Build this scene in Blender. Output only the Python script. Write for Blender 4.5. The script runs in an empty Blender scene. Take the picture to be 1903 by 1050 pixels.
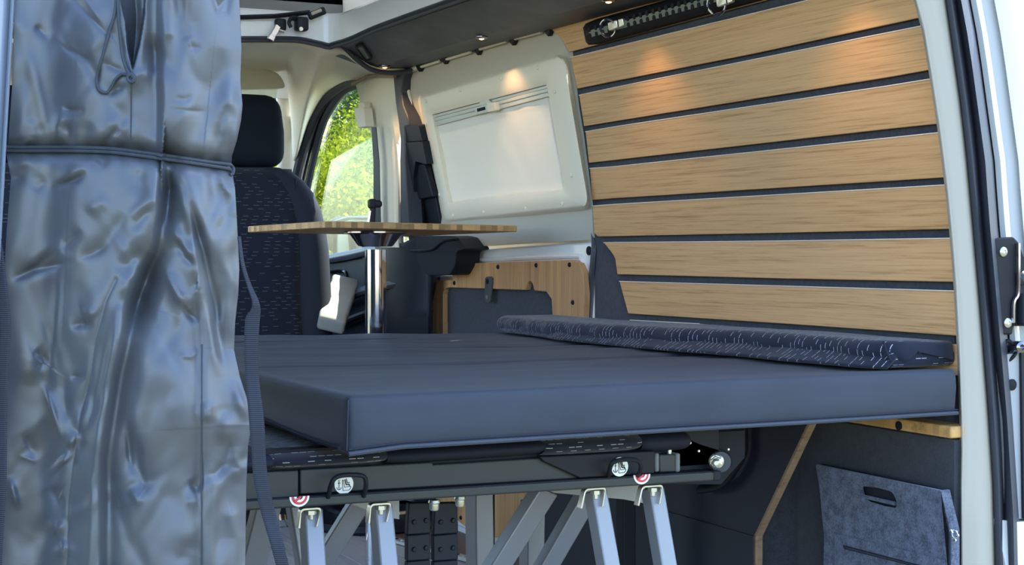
import bpy, bmesh, math, random
import numpy as np
from mathutils import Vector, Matrix, noise
V = Vector
random.seed(7)
scene = bpy.context.scene
COL = scene.collection

# ------------------------------------------------------------------ camera
# world: X to the right of the van, Y towards the bonnet, Z up, van floor at z = 0
FPX, CAMZ = 2900.0, 0.85
YAW, PITCH = math.radians(26), math.atan(67 / FPX)
cam = bpy.data.cameras.new('camera')
cam.sensor_width = 36.0
cam.lens = FPX * 36.0 / 1903.0
cam.clip_start = 0.05
camo = bpy.data.objects.new('camera', cam)
COL.objects.link(camo)
CP = V((0, 0, CAMZ))
FW = V((math.sin(YAW) * math.cos(PITCH), math.cos(YAW) * math.cos(PITCH), -math.sin(PITCH)))
RT = V((math.cos(YAW), -math.sin(YAW), 0))
UP = RT.cross(FW)
camo.matrix_world = Matrix.Translation(CP) @ Matrix((RT, UP, -FW)).transposed().to_4x4()
scene.camera = camo

# ------------------------------------------------------------------ light
scene.view_settings.view_transform = 'Standard'
scene.view_settings.look = 'None'
scene.view_settings.gamma = 1.0
scene.view_settings.use_curve_mapping = False
scene.view_settings.exposure = 1.34

SUN_EL, SUN_AZ = math.radians(57), math.radians(68)      # azimuth from +Y towards +X
w = bpy.data.worlds.new('sky'); scene.world = w; w.use_nodes = True
nt = w.node_tree
sky = nt.nodes.new('ShaderNodeTexSky')
sky.sky_type = 'NISHITA'; sky.sun_disc = False
sky.sun_elevation = SUN_EL; sky.sun_rotation = SUN_AZ
sky.air_density = 1.0; sky.dust_density = .7; sky.ozone_density = 2.4
nt.links.new(sky.outputs[0], nt.nodes['Background'].inputs[0])
nt.nodes['Background'].inputs[1].default_value = 0.38
sl = bpy.data.lights.new('sun', 'SUN'); sl.energy = 9.0; sl.angle = 0.01; sl.color = (1, .94, .84)
so = bpy.data.objects.new('sun', sl); COL.objects.link(so)
sd = V((math.sin(SUN_AZ) * math.cos(SUN_EL), math.cos(SUN_AZ) * math.cos(SUN_EL), math.sin(SUN_EL)))
so.rotation_euler = sd.to_track_quat('Z', 'Y').to_euler()

# ------------------------------------------------------------------ measuring: a sight line met with a real plane of the van
def ray(x, y):
    return FW + RT * ((x - 951.5) / FPX) + UP * (-(y - 525) / FPX)
def plane(x, y, p, n):
    r = ray(x, y)
    return CP + r * ((V(p) - CP).dot(V(n)) / r.dot(V(n)))
def PX(x, y, X0): return plane(x, y, (X0, 0, 0), (1, 0, 0))
def PY(x, y, Y0): return plane(x, y, (0, Y0, 0), (0, 1, 0))
def PZ(x, y, Z0): return plane(x, y, (0, 0, Z0), (0, 0, 1))
LEAN, BELT, XW = .14, .88, 1.88
WN = V((1, 0, LEAN)).normalized()                         # outward normal of the leaning upper side
def PW(x, y, inn=0.0): return plane(x, y, (XW - inn, 0, BELT), (1, 0, LEAN))
def P(x, y, inn=0.0):                                     # side of the van: leaning above the belt, upright below
    p = PW(x, y, inn)
    return p if p.z >= BELT else PX(x, y, XW - inn)
def PD(x, y, d): return CP + ray(x, y) * d

# ------------------------------------------------------------------ materials
def newmat(name):
    m = bpy.data.materials.new(name); m.use_nodes = True
    return m, m.node_tree, m.node_tree.nodes['Principled BSDF']
def N(t, typ, **kw):
    n = t.nodes.new(typ)
    for k, v in kw.items():
        if k.startswith('i_'):
            key = k[2:]; key = int(key) if key.isdigit() else key
            n.inputs[key].default_value = v
        else: setattr(n, k, v)
    return n
def rgb(c): return (c[0], c[1], c[2], 1)
def math_(t, op, a, b=None):
    n = t.nodes.new('ShaderNodeMath'); n.operation = op
    for i, v in enumerate((a, b)):
        if v is None: continue
        if isinstance(v, (int, float)): n.inputs[i].default_value = v
        else: t.links.new(v, n.inputs[i])
    return n.outputs[0]
def ramp(t, fac, stops):
    n = t.nodes.new('ShaderNodeValToRGB')
    while len(n.color_ramp.elements) < len(stops): n.color_ramp.elements.new(.5)
    for e, (p, c) in zip(n.color_ramp.elements, stops): e.position = p; e.color = rgb(c)
    t.links.new(fac, n.inputs[0]); return n.outputs[0]
def objcoord(t, scale=(1, 1, 1), rand=0.0):
    tc = t.nodes.new('ShaderNodeTexCoord')
    src = tc.outputs['Object']
    if rand:
        oi = t.nodes.new('ShaderNodeObjectInfo')
        a = N(t, 'ShaderNodeVectorMath', operation='ADD')
        t.links.new(src, a.inputs[0]); t.links.new(math_(t, 'MULTIPLY', oi.outputs['Random'], rand), a.inputs[1])
        src = a.outputs[0]
    mp = N(t, 'ShaderNodeMapping'); mp.inputs['Scale'].default_value = scale
    t.links.new(src, mp.inputs[0]); return mp.outputs[0]
def noise_(t, vec, scale, detail=4, rough=.5):
    n = N(t, 'ShaderNodeTexNoise'); n.inputs['Scale'].default_value = scale
    n.inputs['Detail'].default_value = detail; n.inputs['Roughness'].default_value = rough
    t.links.new(vec, n.inputs['Vector']); return n.outputs['Fac']
def bump(t, b, h, strength=.3, dist=.001):
    n = N(t, 'ShaderNodeBump'); n.inputs['Strength'].default_value = strength; n.inputs['Distance'].default_value = dist
    t.links.new(h, n.inputs['Height']); t.links.new(n.outputs[0], b.inputs['Normal'])
def plain(name, c, rough=.5, metal=0.0, spec=.5, coat=0.0, grain=0.0, gscale=300, var=.0):
    m, t, b = newmat(name)
    b.inputs['Base Color'].default_value = rgb(c); b.inputs['Roughness'].default_value = rough
    b.inputs['Metallic'].default_value = metal; b.inputs['Specular IOR Level'].default_value = spec
    b.inputs['Coat Weight'].default_value = coat
    if grain or var:
        v = objcoord(t, rand=3)
        f = noise_(t, v, gscale, 3)
        if grain: bump(t, b, f, grain)
        if var:
            c2 = ramp(t, f, [(.3, [x * (1 - var) for x in c]), (.7, [min(1, x * (1 + var)) for x in c])])
            t.links.new(c2, b.inputs['Base Color'])
    return m
def bamboo(name, stretch, light=(.66, .40, .17), dark=(.42, .23, .085), strip=None, rough=.5):
    """fine fibrous grain; strip = (axis, width) adds laminated strips of differing tone"""
    m, t, b = newmat(name)
    v = objcoord(t, stretch, rand=9)
    f1 = noise_(t, v, 1.0, 5, .65)
    v2 = objcoord(t, tuple(s * .35 for s in stretch), rand=5)
    f2 = noise_(t, v2, 1.0, 3, .5)
    mix = math_(t, 'ADD', math_(t, 'MULTIPLY', f1, .65), math_(t, 'MULTIPLY', f2, .35))
    col = ramp(t, mix, [(.36, dark), (.47, [(a * .72 + c * .28) for a, c in zip(light, dark)]), (.62, light)])
    if strip:
        tc = t.nodes.new('ShaderNodeTexCoord'); sp = N(t, 'ShaderNodeSeparateXYZ'); t.links.new(tc.outputs['Object'], sp.inputs[0])
        cell = math_(t, 'FLOOR', math_(t, 'DIVIDE', sp.outputs[strip[0]], strip[1]))
        wn = N(t, 'ShaderNodeTexWhiteNoise', noise_dimensions='1D'); t.links.new(cell, wn.inputs['W'])
        k = math_(t, 'ADD', math_(t, 'MULTIPLY', wn.outputs['Value'], strip[2]), 1 - strip[2] * .6)
        mx = N(t, 'ShaderNodeMix', data_type='RGBA', blend_type='MULTIPLY'); mx.inputs['Factor'].default_value = 1
        t.links.new(col, mx.inputs['A'])
        cc = N(t, 'ShaderNodeCombineColor'); [t.links.new(k, cc.inputs[i]) for i in range(3)]
        t.links.new(cc.outputs[0], mx.inputs['B']); col = mx.outputs['Result']
    t.links.new(col, b.inputs['Base Color'])
    b.inputs['Roughness'].default_value = rough; b.inputs['Specular IOR Level'].default_value = .35
    bump(t, b, f1, .12, .0006)
    return m
def felt(name, c, hi, scale=700, fl=.55):
    m, t, b = newmat(name)
    v = objcoord(t, rand=4)
    f = noise_(t, v, scale, 4, .8); g = noise_(t, v, scale * .16, 3, .6)
    mix = math_(t, 'ADD', math_(t, 'MULTIPLY', f, fl), math_(t, 'MULTIPLY', g, 1 - fl))
    t.links.new(ramp(t, mix, [(.40, c), (.60, hi)]), b.inputs['Base Color'])
    b.inputs['Roughness'].default_value = .95; b.inputs['Specular IOR Level'].default_value = .15
    b.inputs['Sheen Weight'].default_value = .25; b.inputs['Sheen Roughness'].default_value = .6
    bump(t, b, f, .5, .0015)
    return m
def dashes(name, base, line, pu, pv, wid, fill=.6, length=.55, rough=.8):
    """woven upholstery with short light stitches along U (UVs are in metres)"""
    m, t, b = newmat(name)
    uv = t.nodes.new('ShaderNodeUVMap'); sp = N(t, 'ShaderNodeSeparateXYZ'); t.links.new(uv.outputs[0], sp.inputs[0])
    vv = math_(t, 'DIVIDE', sp.outputs[1], pv); row = math_(t, 'FLOOR', vv); fv = math_(t, 'FRACT', vv)
    w1 = N(t, 'ShaderNodeTexWhiteNoise', noise_dimensions='1D'); t.links.new(row, w1.inputs['W'])
    uu = math_(t, 'ADD', math_(t, 'DIVIDE', sp.outputs[0], pu), math_(t, 'MULTIPLY', w1.outputs['Value'], 1.0))
    cell = math_(t, 'FLOOR', uu); fu = math_(t, 'FRACT', uu)
    cb = N(t, 'ShaderNodeCombineXYZ'); t.links.new(cell, cb.inputs[0]); t.links.new(row, cb.inputs[1])
    w2 = N(t, 'ShaderNodeTexWhiteNoise', noise_dimensions='2D'); t.links.new(cb.outputs[0], w2.inputs['Vector'])
    on = math_(t, 'LESS_THAN', w2.outputs['Value'], fill)
    a = math_(t, 'MULTIPLY', math_(t, 'LESS_THAN', fu, length), math_(t, 'LESS_THAN', fv, wid / pv))
    d = math_(t, 'MULTIPLY', a, on)
    mx = N(t, 'ShaderNodeMix', data_type='RGBA'); t.links.new(d, mx.inputs['Factor'])
    mx.inputs['A'].default_value = rgb(base); mx.inputs['B'].default_value = rgb(line)
    t.links.new(mx.outputs['Result'], b.inputs['Base Color'])
    b.inputs['Roughness'].default_value = rough; b.inputs['Specular IOR Level'].default_value = .25
    b.inputs['Sheen Weight'].default_value = .15
    wv = noise_(t, objcoord(t), 900, 2); bump(t, b, wv, .25, .0006)
    return m
def twill(name, c, rough=.6, scale=260, k=.25, sheen=.3):
    m, t, b = newmat(name)
    v = objcoord(t)
    wt = N(t, 'ShaderNodeTexWave', wave_type='BANDS', bands_direction='DIAGONAL'); wt.inputs['Scale'].default_value = scale
    wt.inputs['Distortion'].default_value = .4; t.links.new(v, wt.inputs['Vector'])
    f = noise_(t, v, 7, 3)
    col = ramp(t, f, [(.3, [x * .9 for x in c]), (.7, [x * 1.1 for x in c])])
    t.links.new(col, b.inputs['Base Color'])
    b.inputs['Roughness'].default_value = rough; b.inputs['Specular IOR Level'].default_value = .3
    b.inputs['Sheen Weight'].default_value = sheen * .2; b.inputs['Sheen Roughness'].default_value = .4
    bump(t, b, wt.outputs['Fac'], k, .0008)
    return m

M = {}
M['bam_slat'] = bamboo('bamboo slat', (60, 6.5, 380), (.71, .40, .175), (.42, .215, .08))
M['edge_highlight'] = plain('painted edge highlight', (.85, .74, .62), .4)
M['bam_board'] = bamboo('bamboo board upright grain', (60, 160, 7), (.60, .34, .155), (.42, .22, .09), (1, .021, .22))
M['bam_table'] = bamboo('bamboo table edge', (60, 60, 60), (.60, .36, .15), (.40, .21, .08), (0, .013, .4))
M['bam_top'] = bamboo('bamboo table face', (60, 4, 60), (.56, .33, .15), (.40, .22, .09))
M['bam_ledge'] = bamboo('bamboo ledge edge', (60, 80, 80), (.66, .38, .14), (.45, .24, .08), (1, .016, .35))
M['cream'] = plain('cream plastic trim', (.76, .70, .56), .55, grain=.12, gscale=900)
M['cream_soft'] = plain('cream headliner fabric', (.87, .81, .66), .9, spec=.2, grain=.25, gscale=700)
M['frame'] = plain('cream window surround', (.85, .76, .60), .45, grain=.05, gscale=900)
M['door_grey'] = plain('grey trim of the sliding door', (.50, .46, .375), .7, grain=.1, gscale=800)
M['pillar'] = plain('grey pillar cover', (.44, .40, .335), .8, spec=.25, grain=.15, gscale=500)
M['blind'] = plain('white blind fabric', (.84, .80, .72), .9, spec=.2, grain=.1, gscale=400)
m, t, b = newmat('white blind fabric lined'); M['blind'] = m
tl = N(t, 'ShaderNodeBsdfTranslucent'); tl.inputs[0].default_value = (.86, .82, .74, 1); ms = N(t, 'ShaderNodeMixShader'); ms.inputs[0].default_value = .14
b.inputs['Base Color'].default_value = (.84, .80, .72, 1); b.inputs['Roughness'].default_value = .9
t.links.new(b.outputs[0], ms.inputs[1]); t.links.new(tl.outputs[0], ms.inputs[2]); t.links.new(ms.outputs[0], t.nodes['Material Output'].inputs[0])
M['alu'] = plain('brushed rail', (.62, .62, .56), .4, metal=.3)
M['white_paint'] = plain('white car paint', (.82, .83, .84), .3, coat=.6)
M['black_trim'] = plain('black plastic trim', (.011, .0135, .021), .55, spec=.3, grain=.1, gscale=900)
M['rubber'] = plain('black rubber seal', (.042, .046, .060), .5, spec=.4)
M['carpet'] = felt('charcoal wall carpet', (.010, .0125, .022), (.034, .040, .060))
M['leather'] = None
M['mattress'] = twill('navy grey twill', (.033, .040, .056), .6)
M['navy'] = plain('navy black upholstery', (.011, .014, .026), .8, spec=.3, grain=.2, gscale=900)
M['seat_side'] = plain('plain dark seat fabric', (.026, .030, .045), .9, spec=.25, grain=.3, gscale=900)
M['armrest'] = plain('armrest fabric painted sunlit', (.36, .355, .33), .95, spec=.2, grain=.3, gscale=600)  # dark grey fabric, sunlight put into its pale colour
M['dash_seat'] = dashes('navy seat fabric with short stitches', (.013, .017, .034), (.15, .158, .19), .030, .0098, .0012, .62, .5)
M['dash_roll'] = dashes('navy cushion fabric with short stitches', (.010, .013, .027), (.42, .43, .48), .0125, .0115, .0011, .55, .85)
M['dash_bench'] = dashes('bench fabric with short stitches', (.009, .012, .022), (.36, .36, .34), .0125, .0065, .0010, .5, .8)
M['steel'] = plain('black powder coated steel', (.024, .028, .026), .5, spec=.45, grain=.08, gscale=1200)
M['dark_steel'] = plain('deep black steel', (.009, .010, .014), .55, spec=.25)
M['alu_leg'] = plain('silver coated steel', (.26, .265, .28), .42, metal=.35, grain=.1, gscale=1500, var=.06)
M['zinc'] = plain('zinc plated metal', (.66, .65, .58), .32, metal=.85)
M['chrome'] = plain('chrome', (.85, .84, .86), .06, metal=1.0)
M['dark_chrome'] = plain('smoked chrome', (.30, .29, .32), .14, metal=1.0)
M['cabinet'] = felt('dark grained cabinet board', (.016, .019, .027), (.040, .044, .054), 420, .7)
M['cabinet2'] = plain('dark blue grey board', (.015, .018, .029), .6, grain=.15, gscale=700, var=.2)
M['ply'] = bamboo('plywood edge', (40, 40, 160), (.30, .19, .11), (.16, .10, .06))
M['bag'] = felt('blue grey felt', (.030, .036, .062), (.135, .155, .215), 300, .6)
M['bag_dark'] = plain('dark zip and lining', (.008, .01, .018), .7)
M['floor'] = bamboo('grey plank floor', (70, 5, 60), (.62, .595, .57), (.40, .38, .365))
M['webbing'] = None
M['cord'] = plain('dark cord', (.035, .045, .06), .6, grain=.6, gscale=1400)
M['white'] = plain('white sticker', (.82, .83, .78), .5)
M['red'] = plain('red print', (.62, .05, .07), .5)
M['ink'] = plain('black print and painted shade', (.014, .015, .02), .7, spec=.2)
M['olive'] = plain('olive grey slot', (.17, .19, .145), .5)
M['ground'] = plain('grass ground', (.078, .078, .046), .95, spec=.1, gscale=3, var=.35)
M['bark'] = plain('bark', (.10, .075, .05), .9, grain=.5, gscale=30)
M['tent'] = plain('dark tent fabric', (.07, .06, .075), .9)

# patinated dark panel under the roof edge
m, t, b = newmat('patinated dark panel'); M['leather'] = m
v = objcoord(t)
f = noise_(t, v, 9, 6, .6)
t.links.new(ramp(t, f, [(.3, (.07, .080, .095)), (.6, (.10, .112, .126)), (.8, (.17, .175, .18))]), b.inputs['Base Color'])
b.inputs['Roughness'].default_value = .5; bump(t, b, noise_(t, v, 60, 4), .08, .001)
# ribbed webbing (UV v runs along the strap)
m, t, b = newmat('ribbed black webbing'); M['webbing'] = m
uv = t.nodes.new('ShaderNodeUVMap'); wv = N(t, 'ShaderNodeTexWave', wave_type='BANDS', bands_direction='Y'); wv.inputs['Scale'].default_value = 130
t.links.new(uv.outputs[0], wv.inputs['Vector'])
t.links.new(ramp(t, wv.outputs['Fac'], [(.1, (.009, .011, .019)), (.9, (.026, .031, .046))]), b.inputs['Base Color'])
b.inputs['Roughness'].default_value = .75; bump(t, b, wv.outputs['Fac'], .6, .001)
# satin nylon of the tent curtain
m, t, b = newmat('satin grey nylon'); M['nylon'] = m
v = objcoord(t)
f = noise_(t, v, 12, 3)
t.links.new(ramp(t, f, [(.3, (.076, .084, .102)), (.7, (.098, .104, .112))]), b.inputs['Base Color'])
b.inputs['Roughness'].default_value = .40; b.inputs['Specular IOR Level'].default_value = .6
b.inputs['Specular Tint'].default_value = (.92, .95, 1, 1)
b.inputs['Metallic'].default_value = .22
wf = N(t, 'ShaderNodeTexWave', bands_direction='X'); wf.inputs['Scale'].default_value = 400; t.links.new(v, wf.inputs['Vector'])
bump(t, b, wf.outputs['Fac'], .05, .0003)
# glass
m, t, b = newmat('clear window glass'); M['glass'] = m
tr = N(t, 'ShaderNodeBsdfTransparent'); tr.inputs[0].default_value = (.86, .90, .88, 1)
gl = N(t, 'ShaderNodeBsdfGlossy'); gl.inputs['Roughness'].default_value = .02
lw = N(t, 'ShaderNodeLayerWeight'); lw.inputs[0].default_value = .5
fr = math_(t, 'ADD', math_(t, 'MULTIPLY', math_(t, 'POWER', lw.outputs['Facing'], 5.0), .6), .04)
ms = N(t, 'ShaderNodeMixShader')
t.links.new(fr, ms.inputs[0]); t.links.new(tr.outputs[0], ms.inputs[1]); t.links.new(gl.outputs[0], ms.inputs[2])
t.links.new(ms.outputs[0], t.nodes['Material Output'].inputs[0])
m, t, b = newmat('pale tent canvas'); M['canvas'] = m
d_ = N(t, 'ShaderNodeBsdfDiffuse'); tl = N(t, 'ShaderNodeBsdfTranslucent'); ms = N(t, 'ShaderNodeMixShader'); ms.inputs[0].default_value = .5
d_.inputs[0].default_value = (.72, .715, .69, 1); tl.inputs[0].default_value = (.58, .575, .55, 1)
t.links.new(d_.outputs[0], ms.inputs[1]); t.links.new(tl.outputs[0], ms.inputs[2]); t.links.new(ms.outputs[0], t.nodes['Material Output'].inputs[0])
# small warm lamps
m, t, b = newmat('lit warm lamp'); M['led'] = m
b.inputs['Emission Color'].default_value = (1, .42, .17, 1); b.inputs['Emission Strength'].default_value = 2.2
def leafmat(name, c, c2):
    m, t, b = newmat(name)
    g = N(t, 'ShaderNodeNewGeometry')
    f = noise_(t, objcoord(t), 1.6, 3)
    k = math_(t, 'ADD', math_(t, 'MULTIPLY', g.outputs['Random Per Island'], .6), math_(t, 'MULTIPLY', f, .4))
    col = ramp(t, k, [(.2, c), (.8, c2)])
    d = N(t, 'ShaderNodeBsdfDiffuse'); tl = N(t, 'ShaderNodeBsdfTranslucent'); mxs = N(t, 'ShaderNodeMixShader'); mxs.inputs[0].default_value = .45
    t.links.new(col, d.inputs[0]); t.links.new(col, tl.inputs[0]); t.links.new(d.outputs[0], mxs.inputs[1]); t.links.new(tl.outputs[0], mxs.inputs[2])
    t.links.new(mxs.outputs[0], t.nodes['Material Output'].inputs[0]); return m
M['leaf_bright'] = leafmat('yellow green leaves', (.13, .19, .01), (.38, .41, .035))
M['leaf_dark'] = leafmat('deep green leaves', (.05, .10, .03), (.14, .22, .06))

# ------------------------------------------------------------------ mesh tools
WL = {}                                                     # world position of each placed object
class MB:
    def __init__(s): s.bm = bmesh.new(); s.uv = s.bm.loops.layers.uv.new('UVMap')
    def vs(s, pts): return [s.bm.verts.new(V(p)) for p in pts]
    def face(s, vs):
        try: return s.bm.faces.new(vs)
        except ValueError: return None
    def prism(s, pts, off):
        """closed solid: outline pts moved by the vector off"""
        a = s.vs(pts); o = V(off); c = s.vs([V(p) + o for p in pts]); n = len(a)
        s.face(a); s.face(c[::-1])
        for i in range(n): s.face([a[i], c[i], c[(i + 1) % n], a[(i + 1) % n]])
        return s
    def ring(s, outer, inner, off):
        o = V(off); n = len(outer)
        A, B = s.vs(outer), s.vs(inner); C, D = s.vs([V(p) + o for p in outer]), s.vs([V(p) + o for p in inner])
        for i in range(n):
            j = (i + 1) % n
            s.face([A[i], A[j], B[j], B[i]]); s.face([C[i], D[i], D[j], C[j]])
            s.face([A[i], C[i], C[j], A[j]]); s.face([B[i], B[j], D[j], D[i]])
        return s
    def box(s, c, d, rot=None):
        c = V(c); q = []
        for x, y, z in ((-1, -1, -1), (1, -1, -1), (1, 1, -1), (-1, 1, -1), (-1, -1, 1), (1, -1, 1), (1, 1, 1), (-1, 1, 1)):
            p = V((x * d[0] / 2, y * d[1] / 2, z * d[2] / 2)); q.append(c + (rot @ p if rot else p))
        v = s.vs(q)
        for f in ((0, 3, 2, 1), (4, 5, 6, 7), (0, 1, 5, 4), (1, 2, 6, 5), (2, 3, 7, 6), (3, 0, 4, 7)): s.face([v[i] for i in f])
        return s
    def bar(s, a, b_, w, h, up=(0, 0, 1)):
        """square bar from a to b_"""
        a, b_ = V(a), V(b_); d = (b_ - a); z = d.normalized(); x = V(up).cross(z)
        if x.length < 1e-4: x = V((1, 0, 0)).cross(z)
        x.normalize(); y = z.cross(x)
        return s.box((a + b_) / 2, (w, h, d.length), Matrix((x, y, z)).transposed())
    def tube(s, path, r, seg=8, closed=False, cap=True, flat=1.0, up=None):
        path = [V(p) for p in path]; n = len(path); rings = []; L = 0; prev = None
        rr = r if callable(r) else (lambda k: r)
        for i, p in enumerate(path):
            d = (path[(i + 1) % n] - path[i - 1]) if closed or 0 < i < n - 1 else (path[1] - path[0] if i == 0 else path[-1] - path[-2])
            d.normalize()
            if up is not None: x = d.cross(V(up)).normalized(); y = x.cross(d)
            else:
                if prev is None: x = d.orthogonal().normalized()
                else: x = (prev - d * prev.dot(d)).normalized()
                y = d.cross(x)
            prev = x
            if i: L += (p - path[i - 1]).length
            q = rr(i / max(1, n - 1))
            rings.append((s.vs([p + x * (q * math.cos(2 * math.pi * k / seg)) + y * (q * flat * math.sin(2 * math.pi * k / seg)) for k in range(seg)]), L))
        for i in range(n if closed else n - 1):
            A, la = rings[i]; B, lb = rings[(i + 1) % n]
            for k in range(seg):
                f = s.face([A[k], A[(k + 1) % seg], B[(k + 1) % seg], B[k]])
                if f:
                    for l, q in zip(f.loops, ((k, la), (k + 1, la), (k + 1, lb), (k, lb))): l[s.uv].uv = (q[0] / seg, q[1])
        if cap and not closed: s.face(rings[0][0][::-1]); s.face(rings[-1][0])
        return s
    def lathe(s, prof, c, axis=(0, 0, 1), seg=24):
        """prof = [(radius, height)] turned about axis through c"""
        c = V(c); z = V(axis).normalized(); x = z.orthogonal().normalized(); y = z.cross(x); rings = []
        for r, h in prof:
            rings.append(s.vs([c + z * h + x * (r * math.cos(2 * math.pi * k / seg)) + y * (r * math.sin(2 * math.pi * k / seg)) for k in range(seg)]))
        for A, B in zip(rings, rings[1:]):
            for k in range(seg): s.face([A[k], A[(k + 1) % seg], B[(k + 1) % seg], B[k]])
        if prof[0][0] > 1e-6: s.face(rings[0][::-1])
        if prof[-1][0] > 1e-6: s.face(rings[-1])
        return s
    def grid(s, P_, uvs=None, close_u=False):
        """P_[i][j] points; uvs same shape in metres"""
        nu, nv = len(P_), len(P_[0]); vv = [s.vs(r) for r in P_]
        for i in range(nu if close_u else nu - 1):
            i2 = (i + 1) % nu
            for j in range(nv - 1):
                f = s.face([vv[i][j], vv[i2][j], vv[i2][j + 1], vv[i][j + 1]])
                if f and uvs:
                    for l, q in zip(f.loops, (uvs[i][j], uvs[i2][j], uvs[i2][j + 1], uvs[i][j + 1])): l[s.uv].uv = q
        return vv
    def rbox(s, c, d, r, div=(6, 6, 6), n=4, fn=None, rot=None):
        """soft box with rounded edges; fn deforms local points"""
        c = V(c); h = [x / 2 for x in d]; r = min(r, *h)
        def axis(k):
            L = h[k]; a = [-L + r * (1 - math.cos(math.pi / 2 * i / n)) for i in range(n + 1)]
            m_ = [-L + r + (2 * L - 2 * r) * i / div[k] for i in range(1, div[k])]
            return a + m_ + [-q for q in a[::-1]]
        ax = [axis(0), axis(1), axis(2)]
        tmp = {}
        def vert(p):
            key = tuple(round(q, 6) for q in p)
            if key in tmp: return tmp[key]
            q = V(p); inner = V([max(-h[k] + r, min(h[k] - r, q[k])) for k in range(3)]); e = q - inner
            if e.length > 1e-9: q = inner + e.normalized() * r
            u = (q.x, q.z if abs(p[1]) >= h[1] - r * .99 else q.y)
            if fn: q = V(fn(q))
            if rot: q = rot @ q
            v_ = s.bm.verts.new(c + q); tmp[key] = v_; return v_
        for k in range(3):
            a, b_ = (k + 1) % 3, (k + 2) % 3
            for sgn in (-1, 1):
                for i in range(len(ax[a]) - 1):
                    for j in range(len(ax[b_]) - 1):
                        q = []
                        for (ii, jj) in ((i, j), (i + 1, j), (i + 1, j + 1), (i, j + 1)):
                            p = [0, 0, 0]; p[k] = sgn * h[k]; p[a] = ax[a][ii]; p[b_] = ax[b_][jj]; q.append(p)
                        vs_ = [vert(p) for p in q]
                        if len(set(vs_)) < 3: continue
                        if sgn < 0: vs_ = vs_[::-1]; q = q[::-1]
                        f = s.face(vs_)
                        if f:
                            for l, p in zip(f.loops, q): l[s.uv].uv = (p[0], p[1] + p[2])
        return s
    def build(s, name, mat, parent=None, bevel=0.0, seg=2, smooth=40, label=None, cat=None, group=None, kind=None, flip=True):
        if flip: bmesh.ops.recalc_face_normals(s.bm, faces=s.bm.faces[:])
        co = [v.co for v in s.bm.verts]
        lo = V([min(q[k] for q in co) for k in range(3)]); hi = V([max(q[k] for q in co) for k in range(3)]); c = (lo + hi) / 2
        if parent is None and kind != 'structure': c.z = lo.z
        bmesh.ops.translate(s.bm, verts=s.bm.verts[:], vec=-c)
        me = bpy.data.meshes.new(name); s.bm.to_mesh(me); s.bm.free()
        if smooth:
            me.shade_smooth(); me.set_sharp_from_angle(angle=math.radians(smooth))
        me.materials.append(M[mat] if isinstance(mat, str) else mat)
        o = bpy.data.objects.new(name, me); COL.objects.link(o)
        WL[o] = c
        if parent is not None: o.parent = parent; o.location = c - WL[parent]
        else: o.location = c
        if bevel:
            bv = o.modifiers.new('edge', 'BEVEL'); bv.width = bevel; bv.segments = seg; bv.limit_method = 'ANGLE'; bv.angle_limit = math.radians(40)
            bv.harden_normals = False
        return tag(o, label, cat, group, kind)
def tag(o, label=None, cat=None, group=None, kind=None):
    for k, q in (('label', label), ('category', cat), ('group', group), ('kind', kind)):
        if q: o[k] = q
    return o
def empty(name, loc, label=None, cat=None, group=None, kind=None):
    o = bpy.data.objects.new(name, None); COL.objects.link(o); o.location = V(loc); WL[o] = V(loc)
    o.empty_display_size = .05
    return tag(o, label, cat, group, kind)
def rpoly(pts, rad, seg=6):
    """round the corners of a planar outline; rad a number or one per corner"""
    pts = [V(p) for p in pts]; n = len(pts); out = []
    for i, p in enumerate(pts):
        r = rad[i] if isinstance(rad, (list, tuple)) else rad
        a, b_ = pts[i - 1], pts[(i + 1) % n]
        if r <= 0: out.append(p.copy()); continue
        la, lb = (a - p).length, (b_ - p).length
        q, w_ = p + (a - p) * min(.5, r / la), p + (b_ - p) * min(.5, r / lb)
        for k in range(seg + 1):
            t_ = k / seg; out.append(q * (1 - t_) ** 2 + p * 2 * t_ * (1 - t_) + w_ * t_ ** 2)
    return out
def smoothpath(pts, n=40, closed=False):
    """Catmull-Rom through points"""
    pts = [V(p) for p in pts]; m_ = len(pts); out = []
    segs = m_ if closed else m_ - 1
    per = max(2, n // segs)
    for i in range(segs):
        p1, p2 = pts[i], pts[(i + 1) % m_]
        p0 = pts[i - 1] if closed or i > 0 else p1 * 2 - p2
        p3 = pts[(i + 2) % m_] if closed or i + 2 < m_ else p2 * 2 - p1
        for k in range(per):
            t_ = k / per
            out.append(.5 * ((2 * p1) + (p2 - p0) * t_ + (2 * p0 - 5 * p1 + 4 * p2 - p3) * t_ ** 2 + (3 * p1 - p0 - 3 * p2 + p3) * t_ ** 3))
    if not closed: out.append(pts[-1])
    return out
def lerp_curve(tab, y):
    if y <= tab[0][1]:
        (xa, ya), (xb, yb) = tab[0], tab[1]
    elif y >= tab[-1][1]:
        (xa, ya), (xb, yb) = tab[-2], tab[-1]
    else:
        for (xa, ya), (xb, yb) in zip(tab, tab[1:]):
            if ya <= y <= yb: break
    return xa + (xb - xa) * (y - ya) / (yb - ya)
def screw(parent, p, axis, r=.006, h=.004, mat='ink', name='screw', hexn=12):
    b_ = MB(); b_.lathe([(r, 0), (r, h * .5), (r * .75, h), (r * .35, h), (r * .3, h * .55)], p, axis, hexn)
    return b_.build(name, mat, parent)

# ================================================================== SETTING
OUT = WN
S = 'structure'
# ground outside
b = MB(); b.grid([[V((-60 + 8 * i, -60 + 8 * j, -.55)) for j in range(20)] for i in range(20)])
b.build('ground', 'ground', kind=S)
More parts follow.
